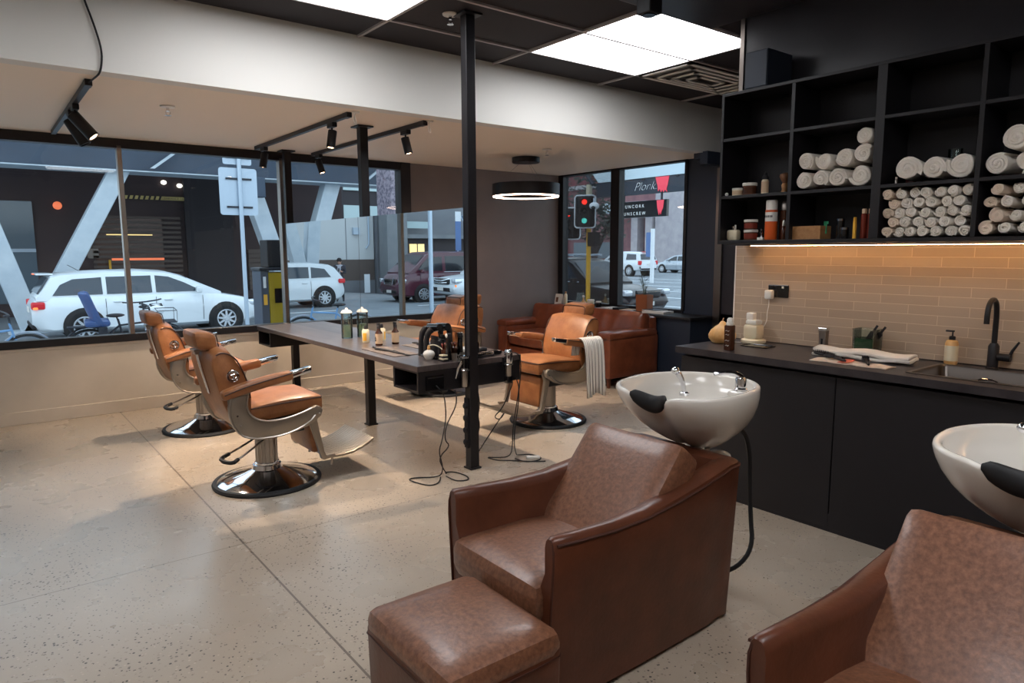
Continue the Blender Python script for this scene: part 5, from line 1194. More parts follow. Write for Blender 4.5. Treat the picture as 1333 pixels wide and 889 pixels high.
CAN=dict(UTE,roof=[(-2.6,1.11),(-2.56,1.3),(-2.42,1.62),(-2.3,1.73),(-1.0,1.78),(-.2,1.78),(.25,1.75),(.5,1.66),(1.28,1.12)],
 win=[[(-2.2,1.20),(-2.12,1.58),(-1.15,1.62),(-1.15,1.18)],[(-.85,1.17),(-.75,1.60),(-.10,1.66),(-.08,1.16)],[(.0,1.16),(-.01,1.66),(.32,1.62),(.86,1.17)]],
 screens=dict(windscreen=((.50,1.66),(1.18,1.16)),rear_window=((-2.46,1.60),(-2.58,1.20))))
def wag_x(t,S,w):
    part('rear_spoiler',G().rbox((-2.02,0,1.435),(.30,1.15,.035),.015,5),'car_white',t); part('brake_light',G().box(-2.20,-.16,1.425,-2.165,.16,1.445),'glow_orange',t,smooth=False)
    for s in (-1,1): part('amber_lamp',G().rbox((-2.24,s*.80,.755),(.10,.14,.06),.02,5),'tail_amber',t)
    part('antenna',G().tube([(-1.35,0,1.49),(-1.55,0,1.62)],.006,6),'black_matte',t)
car('white station wagon parked along the street outside the left window',(3.2,17.92,GZ),0,WAGON,'car_white',extra=wag_x,glass='car_glass_light')
car('white hatchback in the mirror image, rear half showing',(-3.0,23.3,GZ),0,HATCH,'car_white',glass='car_glass_light')
def van_x(t,S,w):
    for s in (-1,1): part('chrome_strip',G().tube([(-2.1,s*(w*.93+.005),1.235),(-1.5,s*(w*.935+.005),1.185),(.5,s*(w*.935+.005),1.185)],.012,6),'chrome',t)
    part('chrome_grille_frame',G().tube([(2.40,-.40,.98),(2.41,-.30,.72),(2.41,.30,.72),(2.40,.40,.98)],.025,6),'chrome',t)
car('maroon van seen in the mirror',(-9.4,23.1,GZ),0,VAN,'car_maroon',extra=van_x).scale=(1,1,.93)
def mits_x(t,S,w):
    for s in (-1,1): part('amber_lamp',G().rbox((2.52,s*.74,.72),(.14,.16,.10),.03,5),'tail_amber',t)
    part('chrome_bar',G().tube([(2.66,-.55,.97),(2.70,-.2,.90),(2.70,.2,.90),(2.66,.55,.97)],.02,6),'chrome',t)
    part('grille_bar',G().tube([(2.67,-.42,.84),(2.70,.0,.82),(2.67,.42,.84)],.016,6),'chrome',t)
car('white utility truck in front of the maroon van in the mirror',(-9.95,19.95,GZ),0,UTE,'car_white',extra=mits_x,glass='car_glass_light')
def rack_x(t,S,w):
    for s in (-1,1): part('roof_rail',G().tube([(-.75,s*.55,1.84),(.35,s*.55,1.84)],.02,6),'pole_galv',t)
    for x in (-.55,.15): 
        part('cross_bar',G().rbox((x,0,1.875),(.09,1.45,.03),.012,5),'pole_galv',t)
    part('window_chrome',G().tube([(-.80,-(w*.93+.004),1.30),(-.74,-(w*.93+.008),1.17),(-.4,-(w*.93+.010),1.14),(.9,-(w*.93+.010),1.135)],.012,6,smooth=1),'chrome',t); part('window_chrome',G().tube([(-.80,(w*.93+.004),1.30),(-.74,(w*.93+.008),1.17),(-.4,(w*.93+.010),1.14),(.9,(w*.93+.010),1.135)],.012,6,smooth=1),'chrome',t)
car('black utility truck with roof racks right outside the corner window',(13.85,14.6,GZ-.10),R(-90),UTE,'car_black',extra=rack_x,glass='car_glass_light')
def can_x(t,S,w): part('high_brake_light',G().rbox((-2.42,0,1.765),(.22,.9,.03),.01,4),'tail_red',t)
car('white utility truck with a canopy far across the road',(38.6,35.9,GZ),R(86),CAN,'car_white',extra=can_x,glass='car_glass_light')
car('silver car at the right edge of the corner window, far off',(46.5,36.6,GZ),R(90),WAGON,'car_silver')
# ---- bicycles
def bicycle(label,loc,rz,paint,seat=False,helmet=False,rack=False,lean=4):
    t=thing('bicycle',label,'bicycle',loc,rz,group='bicycles parked outside the left window'); t.rotation_euler=(R(lean),0,rz)
    for x in (-.52,.52):
        wh=part('wheel',G().torus((x,0,.335),.318,.020,36,8,'y'),'rubber',t)
        g=G().torus((x,0,.335),.295,.008,36,6,'y').cyl((x,-.03,.335),(x,.03,.335),.02,n=10)
        for k in range(12):
            a=2*PI*k/12; g.cyl((x,0.0,.335),(x+.29*math.cos(a),0,.335+.29*math.sin(a)),.0018,n=4)
        part('rim',g,'bike_silver',wh)
        part('mudguard',G().tube([(x+.36*math.cos(a),0,.335+.36*math.sin(a)) for a in [R(20+14*k) for k in range(11)]],.014,6),paint if seat else 'bike_silver',t)
    fr=[((-.02,0,.29),(-.12,0,.80)),((-.02,0,.29),(.36,0,.66)),((-.10,0,.70),(.35,0,.74)),((-.52,0,.335),(-.02,0,.29)),((-.52,0,.335),(-.10,0,.70)),((.33,0,.84),(.38,0,.62)),((.38,0,.62),(.52,0,.335))]
    g=G()
    for a,b in fr: g.cyl(a,b,.016,n=10)
    part('frame',g,paint,t)
    part('saddle',G().ell((-.15,0,.86),(.13,.075,.03),12,8).cyl((-.12,0,.78),(-.14,0,.85),.012),'black_matte',t)
    part('handlebar',G().tube([(.22,-.30,.99),(.30,-.22,.98),(.32,0,.97),(.30,.22,.98),(.22,.30,.99)],.013,8,smooth=1).cyl((.34,0,.82),(.32,0,.97),.014),'bike_dark',t)
    part('crank',G().torus((-.02,-.035,.29),.08,.006,20,6,'y').tube([(-.02,-.05,.29),(.08,-.05,.16)],.009,6).tube([(-.02,.05,.29),(-.12,.05,.42)],.009,6),'bike_dark',t)
    if seat:
        s_=part('child_seat',G().rbox((-.50,0,.98),(.10,.36,.52),.04,8,fn=lambda p:(p.x-p.z*.34+ -.07*(abs(p.y)/.18)**2*-1,p.y,p.z)),'bike_blue',t,label='blue child seat shell'); part('seat_tub',G().rbox((-.40,0,.76),(.34,.34,.10),.04,6),'bike_blue',s_)
        g=G()
        for i in range(3):
            for j in range(5): g.ell((-.445-.0+.034*0+ -(.84+.07*j-.98)*.34,-.08+.08*i,.84+.07*j),(.008,.018,.012),8,5)
        g2=part('vent_holes',g,'helmet',s_); g2['kind']='stuff'
        part('leg_guard',G().rbox((-.34,-.20,.52),(.12,.03,.40),.012,5),'bike_dark',t); part('leg_guard',G().rbox((-.34,.20,.52),(.12,.03,.40),.012,5),'bike_dark',t)
    if rack:
        part('rack',G().box(-.80,-.07,.70,-.34,.07,.715).tube([(-.78,-.07,.70),(-.54,-.09,.34)],.006,6).tube([(-.78,.07,.70),(-.54,.09,.34)],.006,6),'bike_dark',t)
        part('basket',G().box(.42,-.16,.72,.70,.16,.735).tube([(.42,-.17,.92),(.70,-.17,.92),(.70,.17,.92),(.42,.17,.92)],.006,6,closed=True).tube([(.70,-.17,.73),(.70,-.17,.92)],.004,5).tube([(.70,.17,.73),(.70,.17,.92)],.004,5).tube([(.42,-.17,.73),(.42,-.17,.92)],.004,5),'bike_dark',t)
    return t
FZ=GZ+.06
bicycle('pale blue bicycle cut off at the far left edge of the street window',(.02,12.1,FZ),R(8),'bike_blue_light')
bicycle('bicycle with a dark blue child seat outside the street window',(1.86,12.3,FZ+.0),R(-4),'bike_dark',seat=True,rack=True)
bicycle('bicycle with a white helmet on its bar by the silver mullion',(2.42,13.75,FZ),R(-100),'bike_dark',rack=False)
t=thing('bicycle_helmet','white bicycle helmet hanging from the handlebar near the mullion','helmet',(2.48,13.30,.44)); part('shell',G().ell((0,0,.06),(.15,.11,.10),16,10),'helmet',t); 
g=G()
for k in (-1,0,1): g.rbox((.0,.055*k,.15-.02*abs(k)),(.20,.022,.03),.01,4)
part('vents',g,'black_matte',t) ; part('strap',G().tube([(.08,.06,.02),(.03,.03,-.10),(-.02,.0,.0)],.006,5),'black_matte',t)
# ---- pole with sign backs
t=thing('sign_post','galvanised pole with the backs of traffic signs outside the window','sign post',(5.10,17.0-.6,GZ))
t.location=(4.72,15.6,GZ)
part('pole',G().cyl((0,0,0),(0,0,4.4),.045,n=16),'pole_galv',t)
part('sign_plate',G().rings([[(x,.05,z) for x,z,_ in rrect(.40,.50,.06,0)],[(x,.055,z) for x,z,_ in rrect(.40,.50,.06,0)]]),'pole_galv',t).location=(-.02,0,3.18)
part('sign_plate',G().rings([[(x,.05,z) for x,z,_ in rrect(.30,.20,.04,0)],[(x,.055,z) for x,z,_ in rrect(.30,.20,.04,0)]]),'pole_galv',t).location=(-.02,0,3.95)
for z in (2.85,3.45,3.9): part('bracket',G().box(-.28,.02,z-.02,.26,.048,z+.02),'bike_dark',t,smooth=False)
t=thing('signal_box','small grey box fixed to the leaning column beside the sign pole','box',(6.30,19.3,2.95)); part('housing',G().box(-.17,-.15,0,.17,.15,.55),'beam_blue',t,smooth=False,bevel=.02); part('bracket',G().box(-.05,.15,.2,.05,.475,.3),'bike_dark',t,smooth=False)
# ---- yellow kiosk
t=thing('parking_kiosk','yellow and grey street machine with a black hood outside the window','kiosk',(3.02,8.75,FZ))
part('cabinet',G().box(-.14,-.16,0,.16,.16,1.58),'kiosk_yellow',t,smooth=False,bevel=.01); part('side_column',G().box(-.235,-.165,0,-.141,.165,1.60),'kiosk_grey',t,smooth=False,bevel=.01)
part('roof_cap',G().box(-.25,-.18,1.601,.17,.18,1.64),'bike_dark',t,smooth=False,bevel=.01); part('screen',G().box(-.07,-.166,1.20,.13,-.1605,1.38),'black_gloss',t,smooth=False)
part('keypad',G().box(.02,-.168,.98,.09,-.1605,1.06),'bike_dark',t,smooth=False,bevel=.003); part('card_slot',G().box(.05,-.168,.85,.10,-.1605,.90),'paper',t,smooth=False); part('logo_strip',G().rbox((-.19,-.168,1.46),(.035,.008,.14),.003,4),'helmet',t); part('notice',G().box(-.21,-.168,1.18,-.165,-.1655,1.31),'yellow_label',t,smooth=False)
part('hood',G().box(-.13,-.14,1.64,.15,.14,1.98),'black_matte',t,smooth=False,bevel=.012)
# ---- thin white pole (seen in the mirror)
t=thing('street_pole','thin white pole on the footpath, seen in the mirror','pole',(-5.47,17.55,GZ)); part('shaft',G().cyl((0,0,0),(0,0,4.2),.065,n=14),'pole_galv',t); part('foot',G().lathe([(.08,0),(.07,.03),(.04,.05),(.001,.05)]),'pole_galv',t)
# ---- overhead structure: V columns and beam
def vcol(x,label,zt=3.5,dl=-1.55,dr=1.75,y=20.0,zb=.15):
    t=thing('raking_column',label,'column',(x,y,GZ),group='white V shaped raking columns')
    for d in (dl,dr):
        h=zt-GZ; g=G(); w_=.24
        g.rings([[(-w_+0,-.22,.0),(w_,-.22,.0),(w_,.22,.0),(-w_,.22,.0)],[(d-w_,-.22,h),(d+w_,-.22,h),(d+w_,.22,h),(d-w_,.22,h)]])
        part('limb',g,'steel_white',t,smooth=False,bevel=.02)
    part('foot_plate',G().box(-.5,-.35,0,.5,.35,.05),'steel_white',t,smooth=False)
    return t
vcol(1.05,'white V shaped column behind the white wagon',dl=-1.05,dr=2.05); vcol(7.45,'white V shaped column right of the sign pole',dl=-1.2,dr=1.25); vcol(-4.75,'white V shaped column seen in the mirror behind the hatchback',dl=-.45,dr=1.25,y=25.2,zt=4.8)
o=struct(part('street_beam',G().box(-30,19.6,3.5,11.5,20.4,4.12),'beam_blue',smooth=False,bevel=.02)); tag(o,'long blue grey steel beam above the street','beam')
o=struct(part('beam_flange',G().box(-30,19.45,4.12,11.5,20.5,4.20).box(-30,19.5,3.47,11.5,20.45,3.50),'steel_white',smooth=False)); tag(o,'pale flange edge of the long beam','beam flange')
g=G()
for x in (3.75,9.5,-6): g.rings([[(x-.05,19.3,3.55),(x+.05,19.3,3.55),(x+.05,19.4,3.55),(x-.05,19.4,3.55)],[(x+.65,19.3,4.1),(x+.75,19.3,4.1),(x+.75,19.4,4.1),(x+.65,19.4,4.1)]])
o=struct(part('beam_brace',g,'steel_white',smooth=False)); tag(o,'pale slanted braces on the beam','brace')
o=struct(part('street_soffit',G().box(-3.4,18.5,4.9,11.5,26,5.0),'bldg_dark',smooth=False)); tag(o,'dark soffit over the far side of the street','soffit')
# ---- far building (direct view)
def bx(name,m,*b,label=None,cat=None,parent=None,**k):
    o=part(name,G().box(*b),m,parent,smooth=False,**k)
    if label: tag(o,label,cat)
    return o
t=thing('brown_building','dark brown building across the street behind the wagon','building',(4,25.0,GZ))
part('wall',G().box(-5.4,0,0,7.3,.5,5.3),'bldg_brown',t,smooth=False)
part('shopfront_glass',G().box(-5.3,-.06,.4,-2.45,-.001,3.38),'ext_glass',t,smooth=False); part('glass_transom',G().box(-5.3,-.09,1.9,-2.45,-.061,2.0),'pole_galv',t,smooth=False)
g=G()
for k in range(16): g.box(-1.0,-.10,.62+.155*k,1.55,-.0505,.70+.155*k)
part('slatted_screen',g,'slat_brown',t,smooth=False)
g=G()
for k in range(9): g.box(3.7,-.10,.55+.16*k,5.6,-.001,.69+.16*k)
part('shutter',g,'slat_brown',t,smooth=False)
part('light_slot',G().box(-.5,-.08,1.62,1.0,-.0505,1.70),'glow_orange',t,smooth=False); part('light_slot',G().box(-.6,-.06,2.42,.7,-.03,2.45),'glow_warm',t,smooth=False); part('back_glow',G().box(-.9,-.05,.6,1.0,-.001,3.0),'brown_jar',t,smooth=False)
part('column_facing',G().box(1.7,-.18,0,3.2,-.001,5.3),'bldg_dark',t,smooth=False)
for i,x in enumerate((.98,1.45)): part('downlight',G().ell((x+.15,-.10,4.02-.08*i+.1),(.09,.05,.07),10,6),'glow_white',t)
part('round_light',G().ell((-1.82,-.08,3.28),(.12,.06,.12),12,8),'glow_orange',t)
g=G().use('hazard_y').box(-.45,-.16,3.555,3.5,-.12,3.665); g.use('hazard_b')
for k in range(26):
    x=-.42+.15*k
    if 1.0<x<2.2: continue
    g.prism([(x,3.553),(x+.06,3.553),(x+.10,3.667),(x+.04,3.667)],-.166,-.161)
part('height_bar',g,None,t,smooth=False,label='yellow and black striped height bar')
g=G(); text_g(g,'CLEARANCE 2.0m',.10,(.98,-.165,3.575),(1,0,0),(0,0,1)); part('bar_lettering',g,'hazard_b',t,smooth=False) 
part('hazard_post',G().box(-.62,-.3,1.0,-.56,-.24,1.65),'pole_yellow',t,smooth=False)
part('notice_board',G().box(-1.15,-.10,1.7,-.85,-.08,2.0),'steel',t,smooth=False)
t=thing('office_building','grey office block with bands of lit windows beyond the V columns','building',(17,31,GZ))
part('wall',G().box(-8.2,0,0,3,.5,9),'bldg_dark',t,smooth=False)
for z in (2.9,4.75): part('window_band',G().box(-8.0,-.08,z,2.8,-.001,z+1.15),'ext_glass_lit',t,smooth=False)
for x in range(-7,3,2): part('window_post',G().box(x-.04,-.12,2.9,x+.04,-.081,5.9),'bldg_dark',t,smooth=False)
part('ceiling_lamp',G().ell((-3.3,-.15,3.3),(.10,.05,.22),10,6),'glow_warm',t)
t=thing('round_sign','round red and white prohibition sign above the mirror edge','sign',(9.3,21.8,GZ)); part('post',G().cyl((0,0,0),(0,0,2.2),.04,n=10),'pole_galv',t); part('disc',G().cyl((0,-.05,2.35),(0,-.06,2.35),.40,n=28),'tail_red',t); part('face',G().cyl((0,-.061,2.35),(0,-.066,2.35),.27,n=28),'helmet',t)
t=thing('granite_column','speckled granite street column right of the window','column',(8.85,16.0,GZ)); part('shaft',G().box(-.48,-.4,0,.42,.4,6.0),'granite',t,smooth=False,bevel=.03); part('plinth',G().box(-.55,-.46,0,.5,.46,.2),'concrete_ext',t,smooth=False)
# ---- mirrored-side buildings (left, out of direct view)
t=thing('grey_garage','pale grey clad garage front seen in the mirror','building',(-6.3,28.0,GZ))
part('cladding',G().box(-2.6,0,1.53,2.2,.5,7),'bldg_grey',t,smooth=False); part('dark_band',G().box(-2.6,-.0,.62,2.2,.35,1.53),'slat_brown',t,smooth=False); part('base_wall',G().box(-2.6,-.05,0,2.2,.4,.62),'bldg_mid',t,smooth=False)
for x in (-1.3,.35): part('panel_joint',G().box(x-.015,-.012,1.53,x+.015,-.001,7),'bldg_mid',t,smooth=False)
part('ramp',G().rings([[(-2.5,-2.5,.0),(2.2,-2.5,.0),(2.2,-.06,.0),(-2.5,-.06,.0)],[(-2.5,-2.4,.01),(2.2,-2.4,.01),(2.2,-.06,.35),(-2.5,-.06,.04)]]),'concrete_ext',t,smooth=False)
part('wall_lamp',G().box(-1.9,-.12,2.6,-1.6,-.001,2.9),'pole_galv',t,smooth=False)
part('conduit',G().tube([(-2.35,-.06,7),(-2.35,-.06,2.2),(-2.2,-.06,2.0)],.04,6),'pole_galv',t)
part('notice',G().box(-2.1,-.55,.1,-1.85,-.50,.9),'helmet',t,smooth=False)
t=thing('concrete_column','concrete column between the garage and the dark building in the mirror','column',(-9.45,27.3,GZ)); part('shaft',G().box(-.55,-.4,0,.45,.4,7),'concrete_ext',t,smooth=False,bevel=.03); part('plinth',G().box(-.6,-.5,0,.5,.5,.25),'bldg_mid',t,smooth=False)
t=thing('dark_building','dark grey building with a lit shop window seen in the mirror','building',(-14.5,27.5,GZ))
part('wall',G().box(-9,.3,0,5.55,.8,8),'bldg_mid',t,smooth=False); part('recess',G().box(-8.5,-.02,.2,4.2,.299,2.45),'bldg_dark',t,smooth=False); part('lit_window',G().box(3.35,-.06,1.30,4.1,-.021,2.20),'glow_warm',t,smooth=False); part('transom_window',G().box(3.1,-.05,2.9,4.2,-.001,3.2),'ext_glass_lit',t,smooth=False); part('fascia_band',G().box(-9,-.3,2.45,4.6,-.001,2.62),'concrete_ext',t,smooth=False)
part('window_bar',G().box(3.70,-.08,1.3,3.74,-.061,2.2),'bldg_dark',t,smooth=False)
t=thing('bus_stop_sign','tall narrow blue and white sign post in the mirror','sign',(-10.9,24.3,GZ)); part('post',G().cyl((0,0,0),(0,0,2.6),.03,n=10),'pole_galv',t); part('sign_panel',G().box(-.14,-.04,1.9,.14,-.031,3.1),'sign_blue',t,smooth=False); part('sign_cap',G().box(-.14,-.04,3.101,.14,-.031,3.5),'helmet',t,smooth=False)
t=thing('solar_panel','small tilted solar panel on a pole at the mirror edge','solar panel',(-11.8,24.6,GZ)); part('post',G().cyl((0,0,0),(0,0,3.0),.05,n=10),'bike_dark',t); part('panel',G().rings([[(-.35,-.35,2.65),(.35,-.35,2.65),(.35,.3,3.35),(-.35,.3,3.35)],[(-.35,-.38,2.68),(.35,-.38,2.68),(.35,.27,3.38),(-.35,.27,3.38)]]),'beam_blue',t,smooth=False); part('panel_frame',G().tube([(-.36,-.37,2.66),(.36,-.37,2.66),(.36,.29,3.37),(-.36,.29,3.37)],.02,5,closed=True),'pole_galv',t)
# ---- right-hand exterior
t=thing('awning_sign_building','shop canopy with dark sign boards and red paint splash outside the corner window','shop front',(12,10.0,0))
part('fascia_board',G().box(0,-6,2.74,.12,2.08,3.08),'sign_dark',t,smooth=False); part('canopy_soffit',G().rings([[(-.02,-6,3.09),(4.5,-6,3.09),(4.5,2.3,3.09),(-.02,2.0,3.09)],[(-.02,-6,3.75),(4.5,-6,3.75),(4.5,2.6,3.75),(-.02,2.6,3.75)]]),'canopy_pale',t,smooth=False)
part('canopy_edge',G().tube([(-.04,2.15,3.06),(-.04,2.85,3.80)],.05,8),'sign_dark',t)
part('hanging_board',G().box(-.12,-.17,2.22,-.04,1.27,2.58),'black_gloss',t,smooth=False,bevel=.004)
for y in (.0,1.1): part('hanger',G().box(-.10,y-.015,2.58,-.06,y+.015,2.74),'bike_dark',t,smooth=False)
g=G(); text_g(g,'Plonk.',.27,(-.008,.88,2.82),(0,-1,0),(0,0,1),shear=.45,weight=-.007); part('script_lettering',g,'sign_white',t,smooth=False,label='white handwritten lettering')
g=G(); text_g(g,'U N C O R K',.10,(-.128,1.02,2.435),(0,-1,.0),(0,0,1)); part('board_lettering',g,'sign_white',t,smooth=False); g=G(); text_g(g,'U N S C R E W',.10,(-.128,1.06,2.275),(0,-1,0),(0,0,1)); part('board_lettering',g,'sign_white',t,smooth=False)
part('red_splash',G().prism([(.25,3.079),(-.13,3.079),(-.09,2.90),(-.06,2.80),(-.085,2.742),(-.02,2.79),(.02,2.742),(.05,2.80),(.09,2.742),(.12,2.82),(.17,2.77),(.19,2.90)],-.012,-.002,'yz'),'sign_red',t,smooth=False,label='red dripping paint shape')
part('red_splash',G().prism([(.10,2.57),(-.10,2.57),(-.08,2.40),(-.04,2.33),(-.02,2.26),(.01,2.32),(.03,2.25),(.06,2.34),(.08,2.42)],-.132,-.122,'yz'),'sign_red',t,smooth=False,label='red dripping paint shape')
for y in (.6,-.35,-.9): part('soffit_light',G().cyl((-.0,y,3.085),(-.0,y,3.05),.04,n=10),'bike_dark',t)
part('post',G().cyl((.5,-6,GZ),(.5,-6,2.74),.08),'bike_dark',t)
t=thing('security_camera','small white security camera under the canopy end','camera',(11.9,12.05,2.50)); part('mount',G().cyl((0,0,.08),(0,0,.24),.03,n=10),'pole_galv',t); part('dome',G().ell((0,0,.05),(.11,.13,.09),14,8),'helmet',t); part('lens',G().ell((-.08,-.05,.0),(.05,.06,.05),10,6),'black_gloss',t)
def tlight(label,loc,h0,on=True,rz=0,scale=1):
    t=thing('traffic_light',label,'traffic light',loc,rz,group='traffic lights outside the corner window')
    part('backboard',G().rings([[(.02,y,z) for y,z,_ in rrect(.26,.40,.08,0)],[(.05,y,z) for y,z,_ in rrect(.26,.40,.08,0)]]),'black_matte',t).location=(0,0,h0)
    part('bracket',G().tube([(.03,0,h0),(.29,-.05,h0)] if on else [(.03,0,h0),(.255,.395,h0)],.025,8),'bike_dark',t)
    part('white_border',G().tube([(.0,y,z+h0) for y,z,_ in rrect(.26,.40,.08,0)],.018,6,closed=True),'helmet',t)
    part('housing',G().box(-.16,-.15,h0-.36,.02,.15,h0+.36),'black_matte',t,smooth=False,bevel=.02)
    for k,(z,m_) in enumerate(((.23,'glow_red'),(0,'black_gloss'),(-.23,'glow_teal' if on else 'black_gloss'))):
        part('lamp',G().ell((-.165,0,h0+z),(.02,.066,.066),12,8),m_,t); part('visor',G().rings([[(-.17,.10*math.cos(a),h0+z+.10*math.sin(a)) for a in [R(-20+22*k2) for k2 in range(11)]]+[(-.17,.085*math.cos(a),h0+z+.085*math.sin(a)) for a in [R(200-22*k2) for k2 in range(11)]],[(-.30,.10*math.cos(a),h0+z+.10*math.sin(a)) for a in [R(-20+22*k2) for k2 in range(11)]]+[(-.30,.085*math.cos(a),h0+z+.085*math.sin(a)) for a in [R(200-22*k2) for k2 in range(11)]]]),'black_matte',t)
    return t
tlight('traffic light with white border, red arrow and teal lamp lit on the yellow pole',(12.3,12.78,0),2.46,rz=R(40)); tlight('traffic light half hidden by the left edge of the corner window',(12.3,13.25,0),2.18,on=False,rz=R(10))
t=thing('signal_pole','yellow pole with a pale top carrying the traffic light','pole',(12.6,12.95,GZ)); part('shaft',G().cyl((0,0,0),(0,0,3.25),.06,n=14),'pole_yellow',t); part('pale_top',G().cyl((0,0,3.25),(0,0,3.55),.075,n=14),'cream',t); part('push_box',G().box(-.10,-.32,2.0,.10,-.06,2.35),'black_matte',t,smooth=False,bevel=.01)
t=thing('signal_pole','pale pole beside the left edge of the corner window','pole',(12.5,13.72,GZ)); part('shaft',G().cyl((0,0,0),(0,0,4.6),.06,n=14),'cream',t); part('cap',G().lathe([(.065,4.6),(.04,4.65),(.001,4.66)]),'pole_galv',t)
# tree
t=thing('street_tree','grey green street tree with forking trunk behind the traffic lights','tree',(21.0,21.2,GZ))
part('trunk',G().tube([(0,0,0),(.05,.0,1.3),(0,.05,2.0)],[.16,.13,.12],10).tube([(0,0,1.7),(.1,-.5,2.6),(.1,-.9,3.6)],[.09,.07,.04],8,smooth=1).tube([(0,0,1.5),(0,.5,2.6),(0,.8,3.9)],[.09,.07,.04],8,smooth=1).tube([(0,.0,1.9),(.0,.05,3.0),(0,.0,4.3)],[.08,.06,.03],8),'bark',t)
rnd=random.Random(9); g=G()
for c_,rr,n_ in (((0,.6,4.2),1.1,420),((0,-.5,3.6),1.0,380),((0,.9,3.2),.9,300),((0,-1.0,2.9),.7,200),((0,.1,5.0),.7,220),((0,-.1,3.0),.8,180)):
    for k in range(n_):
        d=Vector((rnd.gauss(0,1),rnd.gauss(0,1),rnd.gauss(0,1))).normalized()*rr*(rnd.random()**.45)*1.05; p=Vector(c_)+d
        u=Vector((rnd.gauss(0,1),rnd.gauss(0,1),rnd.gauss(0,1))).normalized(); v=u.orthogonal().normalized(); s_=rnd.uniform(.07,.14)
        g.add([p-u*s_,p+v*s_*.5,p+u*s_,p-v*s_*.5],[(0,1,2,3)])
l=part('foliage',g,'tree_leaf',t,smooth=False); l['kind']='stuff'
t=thing('brick_building','dull purple brick building with pale stone piers across the crossing','building',(54,44,GZ)); t.scale=(1.7,1.7,1.7)
part('wall',G().box(0,-14,0,.6,8.5,5.0),'brick',t,smooth=False); part('stone_bay',G().box(-.5,-8,0,-.001,.8,7.5),'stone_pale',t,smooth=False); part('stone_bay',G().box(-.3,-14,0,.0,-8.01,8.5),'brick_red',t,smooth=False)
for y in (1.2,2.3): part('stone_pier',G().box(-.6,y-.25,0,-.001,y+.25,3.4),'stone_pale',t,smooth=False)
part('entrance_canopy',G().box(-1.2,.8,3.3,.3,4.3,3.9),'canopy_pale',t,smooth=False); part('dark_opening',G().box(-.05,-.4,0,-.001,.7,3.0),'bldg_dark',t,smooth=False); part('arch_window',G().cyl((-.55,-2.4,4.2),(-.5,-2.4,4.2),.6,n=24),'helmet',t)
for y in (7.4,5.2): part('window',G().box(-.06,y-.7,.6,-.001,y+.7,1.6),'ext_glass',t,smooth=False)
part('roof',G().box(-.3,1,5.0,4,8.5,5.25),'stone_pale',t,smooth=False)
t=thing('red_gable_building','small red brick gable with a pale glazed roof at the left of the corner window','building',(57,64,GZ)); t.scale=(1.7,1.7,1.7)
part('wall',G().box(0,-3,0,3,3,6.2),'brick_red',t,smooth=False); part('roof',G().rings([[(-.1,-3.2,6.2),(3.1,-3.2,6.2),(3.1,3.2,6.2),(-.1,3.2,6.2)],[(1.4,-3.2,8.2),(1.6,-3.2,8.2),(1.6,3.2,8.2),(1.4,3.2,8.2)]]),'steel_white',t,smooth=False)
t=thing('blue_white_post','blue and white post beside the far white truck','post',(31,26.6,GZ)); part('shaft',G().cyl((0,0,0),(0,0,3.1),.12,n=12),'helmet',t); part('blue_panel',G().box(-.05,.10,1.5,.05,.45,2.9),'sign_blue',t,smooth=False)
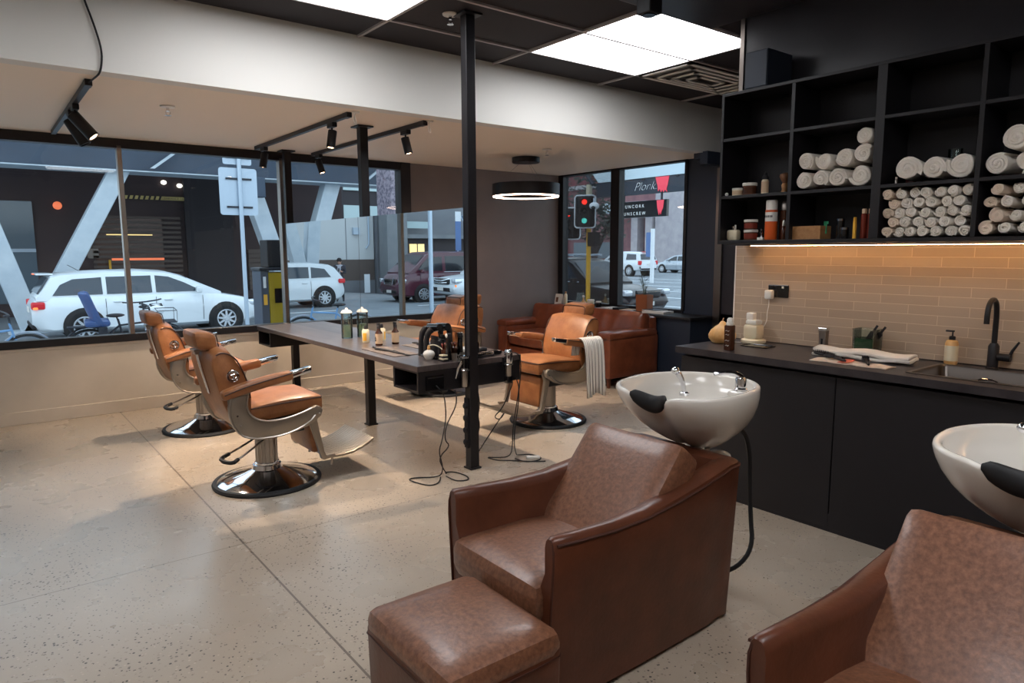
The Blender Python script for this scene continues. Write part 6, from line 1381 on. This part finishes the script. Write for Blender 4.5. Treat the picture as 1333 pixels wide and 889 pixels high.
# ---- person behind the hatchback (seen in the mirror), standing, looking at a phone
def person():
    t=thing('person','person in a dark jacket looking down at a phone behind the hatchback','person',(-5.75,24.6,GZ),R(-60))
    me=bpy.data.meshes.new('body'); bm=bmesh.new()
    J=dict(pel=(0,0,.86),wai=(0,0,1.02),che=(.01,0,1.24),nec=(.02,0,1.40),hed=(.05,0,1.47),top=(.06,0,1.56),
      sl=(0,.17,1.33),el=(.05,.22,1.08),hl=(.26,.10,1.14),fl=(.32,.07,1.17),sr=(0,-.17,1.33),er=(.05,-.22,1.08),hr=(.26,-.08,1.14),fr=(.32,-.05,1.17),
      kl=(.03,.10,.47),al=(0,.11,.08),tl=(.14,.12,.03),kr=(.0,-.10,.47),ar=(-.03,-.11,.08),tr=(.11,-.12,.03),ql=(0,.09,.84),qr=(0,-.09,.84))
    Rr=dict(pel=.13,wai=.115,che=.135,nec=.05,hed=.075,top=.07,sl=.065,el=.042,hl=.032,fl=.03,sr=.065,er=.042,hr=.032,fr=.03,kl=.055,al=.04,tl=.035,kr=.055,ar=.04,tr=.035,ql=.085,qr=.085)
    ks=list(J); V={k:bm.verts.new(J[k]) for k in ks}
    for a,b in (('pel','wai'),('wai','che'),('che','nec'),('nec','hed'),('hed','top'),('che','sl'),('sl','el'),('el','hl'),('hl','fl'),('che','sr'),('sr','er'),('er','hr'),('hr','fr'),('pel','ql'),('ql','kl'),('kl','al'),('al','tl'),('pel','qr'),('qr','kr'),('kr','ar'),('ar','tr')): bm.edges.new((V[a],V[b]))
    bm.to_mesh(me); bm.free()
    ob=bpy.data.objects.new('tmp',me); COL.objects.link(ob); md=ob.modifiers.new('s','SKIN')
    for i,k in enumerate(ks):
        sv=me.skin_vertices[0].data[i]; sv.radius=(Rr[k],Rr[k]); sv.use_root=(k=='pel')
    ob.modifiers.new('u','SUBSURF').levels=1
    dg=bpy.context.evaluated_depsgraph_get(); dg.update(); m2=bpy.data.meshes.new_from_object(ob.evaluated_get(dg)); bpy.data.objects.remove(ob)
    m2.name='body'; m2.materials.clear(); m2.materials.append(MT['cloth_dark']); m2.materials.append(MT['skin']); m2.materials.append(MT['cloth_pale'])
    for p in m2.polygons:
        p.use_smooth=True; c=p.center
        p.material_index=1 if (c.z>1.40 or c.x>.22 and c.z>1) else (2 if (abs(c.y)<.07 and c.x>.05 and c.z>.95) else 0)
    b=bpy.data.objects.new('body',m2); COL.objects.link(b); b.parent=t
    part('hair',G().ell((.03,0,1.555),(.105,.095,.095),14,10),'hair',t); part('nose',G().ell((.135,0,1.50),(.018,.012,.02),8,6),'skin',t)
    for s in (-1,1): part('ear',G().ell((.05,s*.078,1.50),(.016,.01,.026),8,6),'skin',t)
    return t
person()
ph=part('phone',G().box(-.005,-.035,-.07,.005,.035,.07),'black_gloss',smooth=False,bevel=.003); M_=Matrix.Translation((-5.75,24.6,GZ))@Matrix.Rotation(R(-60),4,'Z')@Vector((.36,0,1.20)); ph.location=M_; ph.rotation_euler=(0,R(-30),R(-60)); tag(ph,'dark phone held by the person behind the hatchback','phone')
# =============== camera, world, view
f_px=897.4; yaw,pitch,roll=R(37.92),R(7.53),R(-.21)
fw=Vector((math.sin(yaw)*math.cos(pitch),math.cos(yaw)*math.cos(pitch),-math.sin(pitch)))
rt=Vector((math.cos(yaw),-math.sin(yaw),0)); up=rt.cross(fw)
r2=rt*math.cos(roll)+up*math.sin(roll); u2=-rt*math.sin(roll)+up*math.cos(roll)
cam=bpy.data.cameras.new('camera'); cam.sensor_width=36; cam.lens=f_px*36/1333; cam.clip_start=.05; cam.clip_end=300
co=bpy.data.objects.new('camera',cam); COL.objects.link(co)
co.matrix_world=Matrix(((r2.x,u2.x,-fw.x,0),(r2.y,u2.y,-fw.y,0),(r2.z,u2.z,-fw.z,1.5),(0,0,0,1)))
sc.camera=co
w=bpy.data.worlds.new('overcast'); sc.world=w; w.use_nodes=True; nt=w.node_tree; b=nt.nodes['Background']
tc=nt.nodes.new('ShaderNodeTexCoord'); sx=nt.nodes.new('ShaderNodeSeparateXYZ'); nt.links.new(tc.outputs['Generated'],sx.inputs[0])
cr=nt.nodes.new('ShaderNodeValToRGB'); cr.color_ramp.elements[0].position=0; cr.color_ramp.elements[1].position=.6
cr.color_ramp.elements[0].color=(.74,.83,.92,1); cr.color_ramp.elements[1].color=(.60,.74,.90,1)
nt.links.new(sx.outputs[2],cr.inputs[0]); nt.links.new(cr.outputs[0],b.inputs[0]); b.inputs[1].default_value=2.6
vs=sc.view_settings; vs.view_transform='Standard'; vs.look='None'; vs.gamma=1; vs.exposure=0; vs.use_curve_mapping=False
try: sc.display_settings.display_device='sRGB'
except Exception: pass
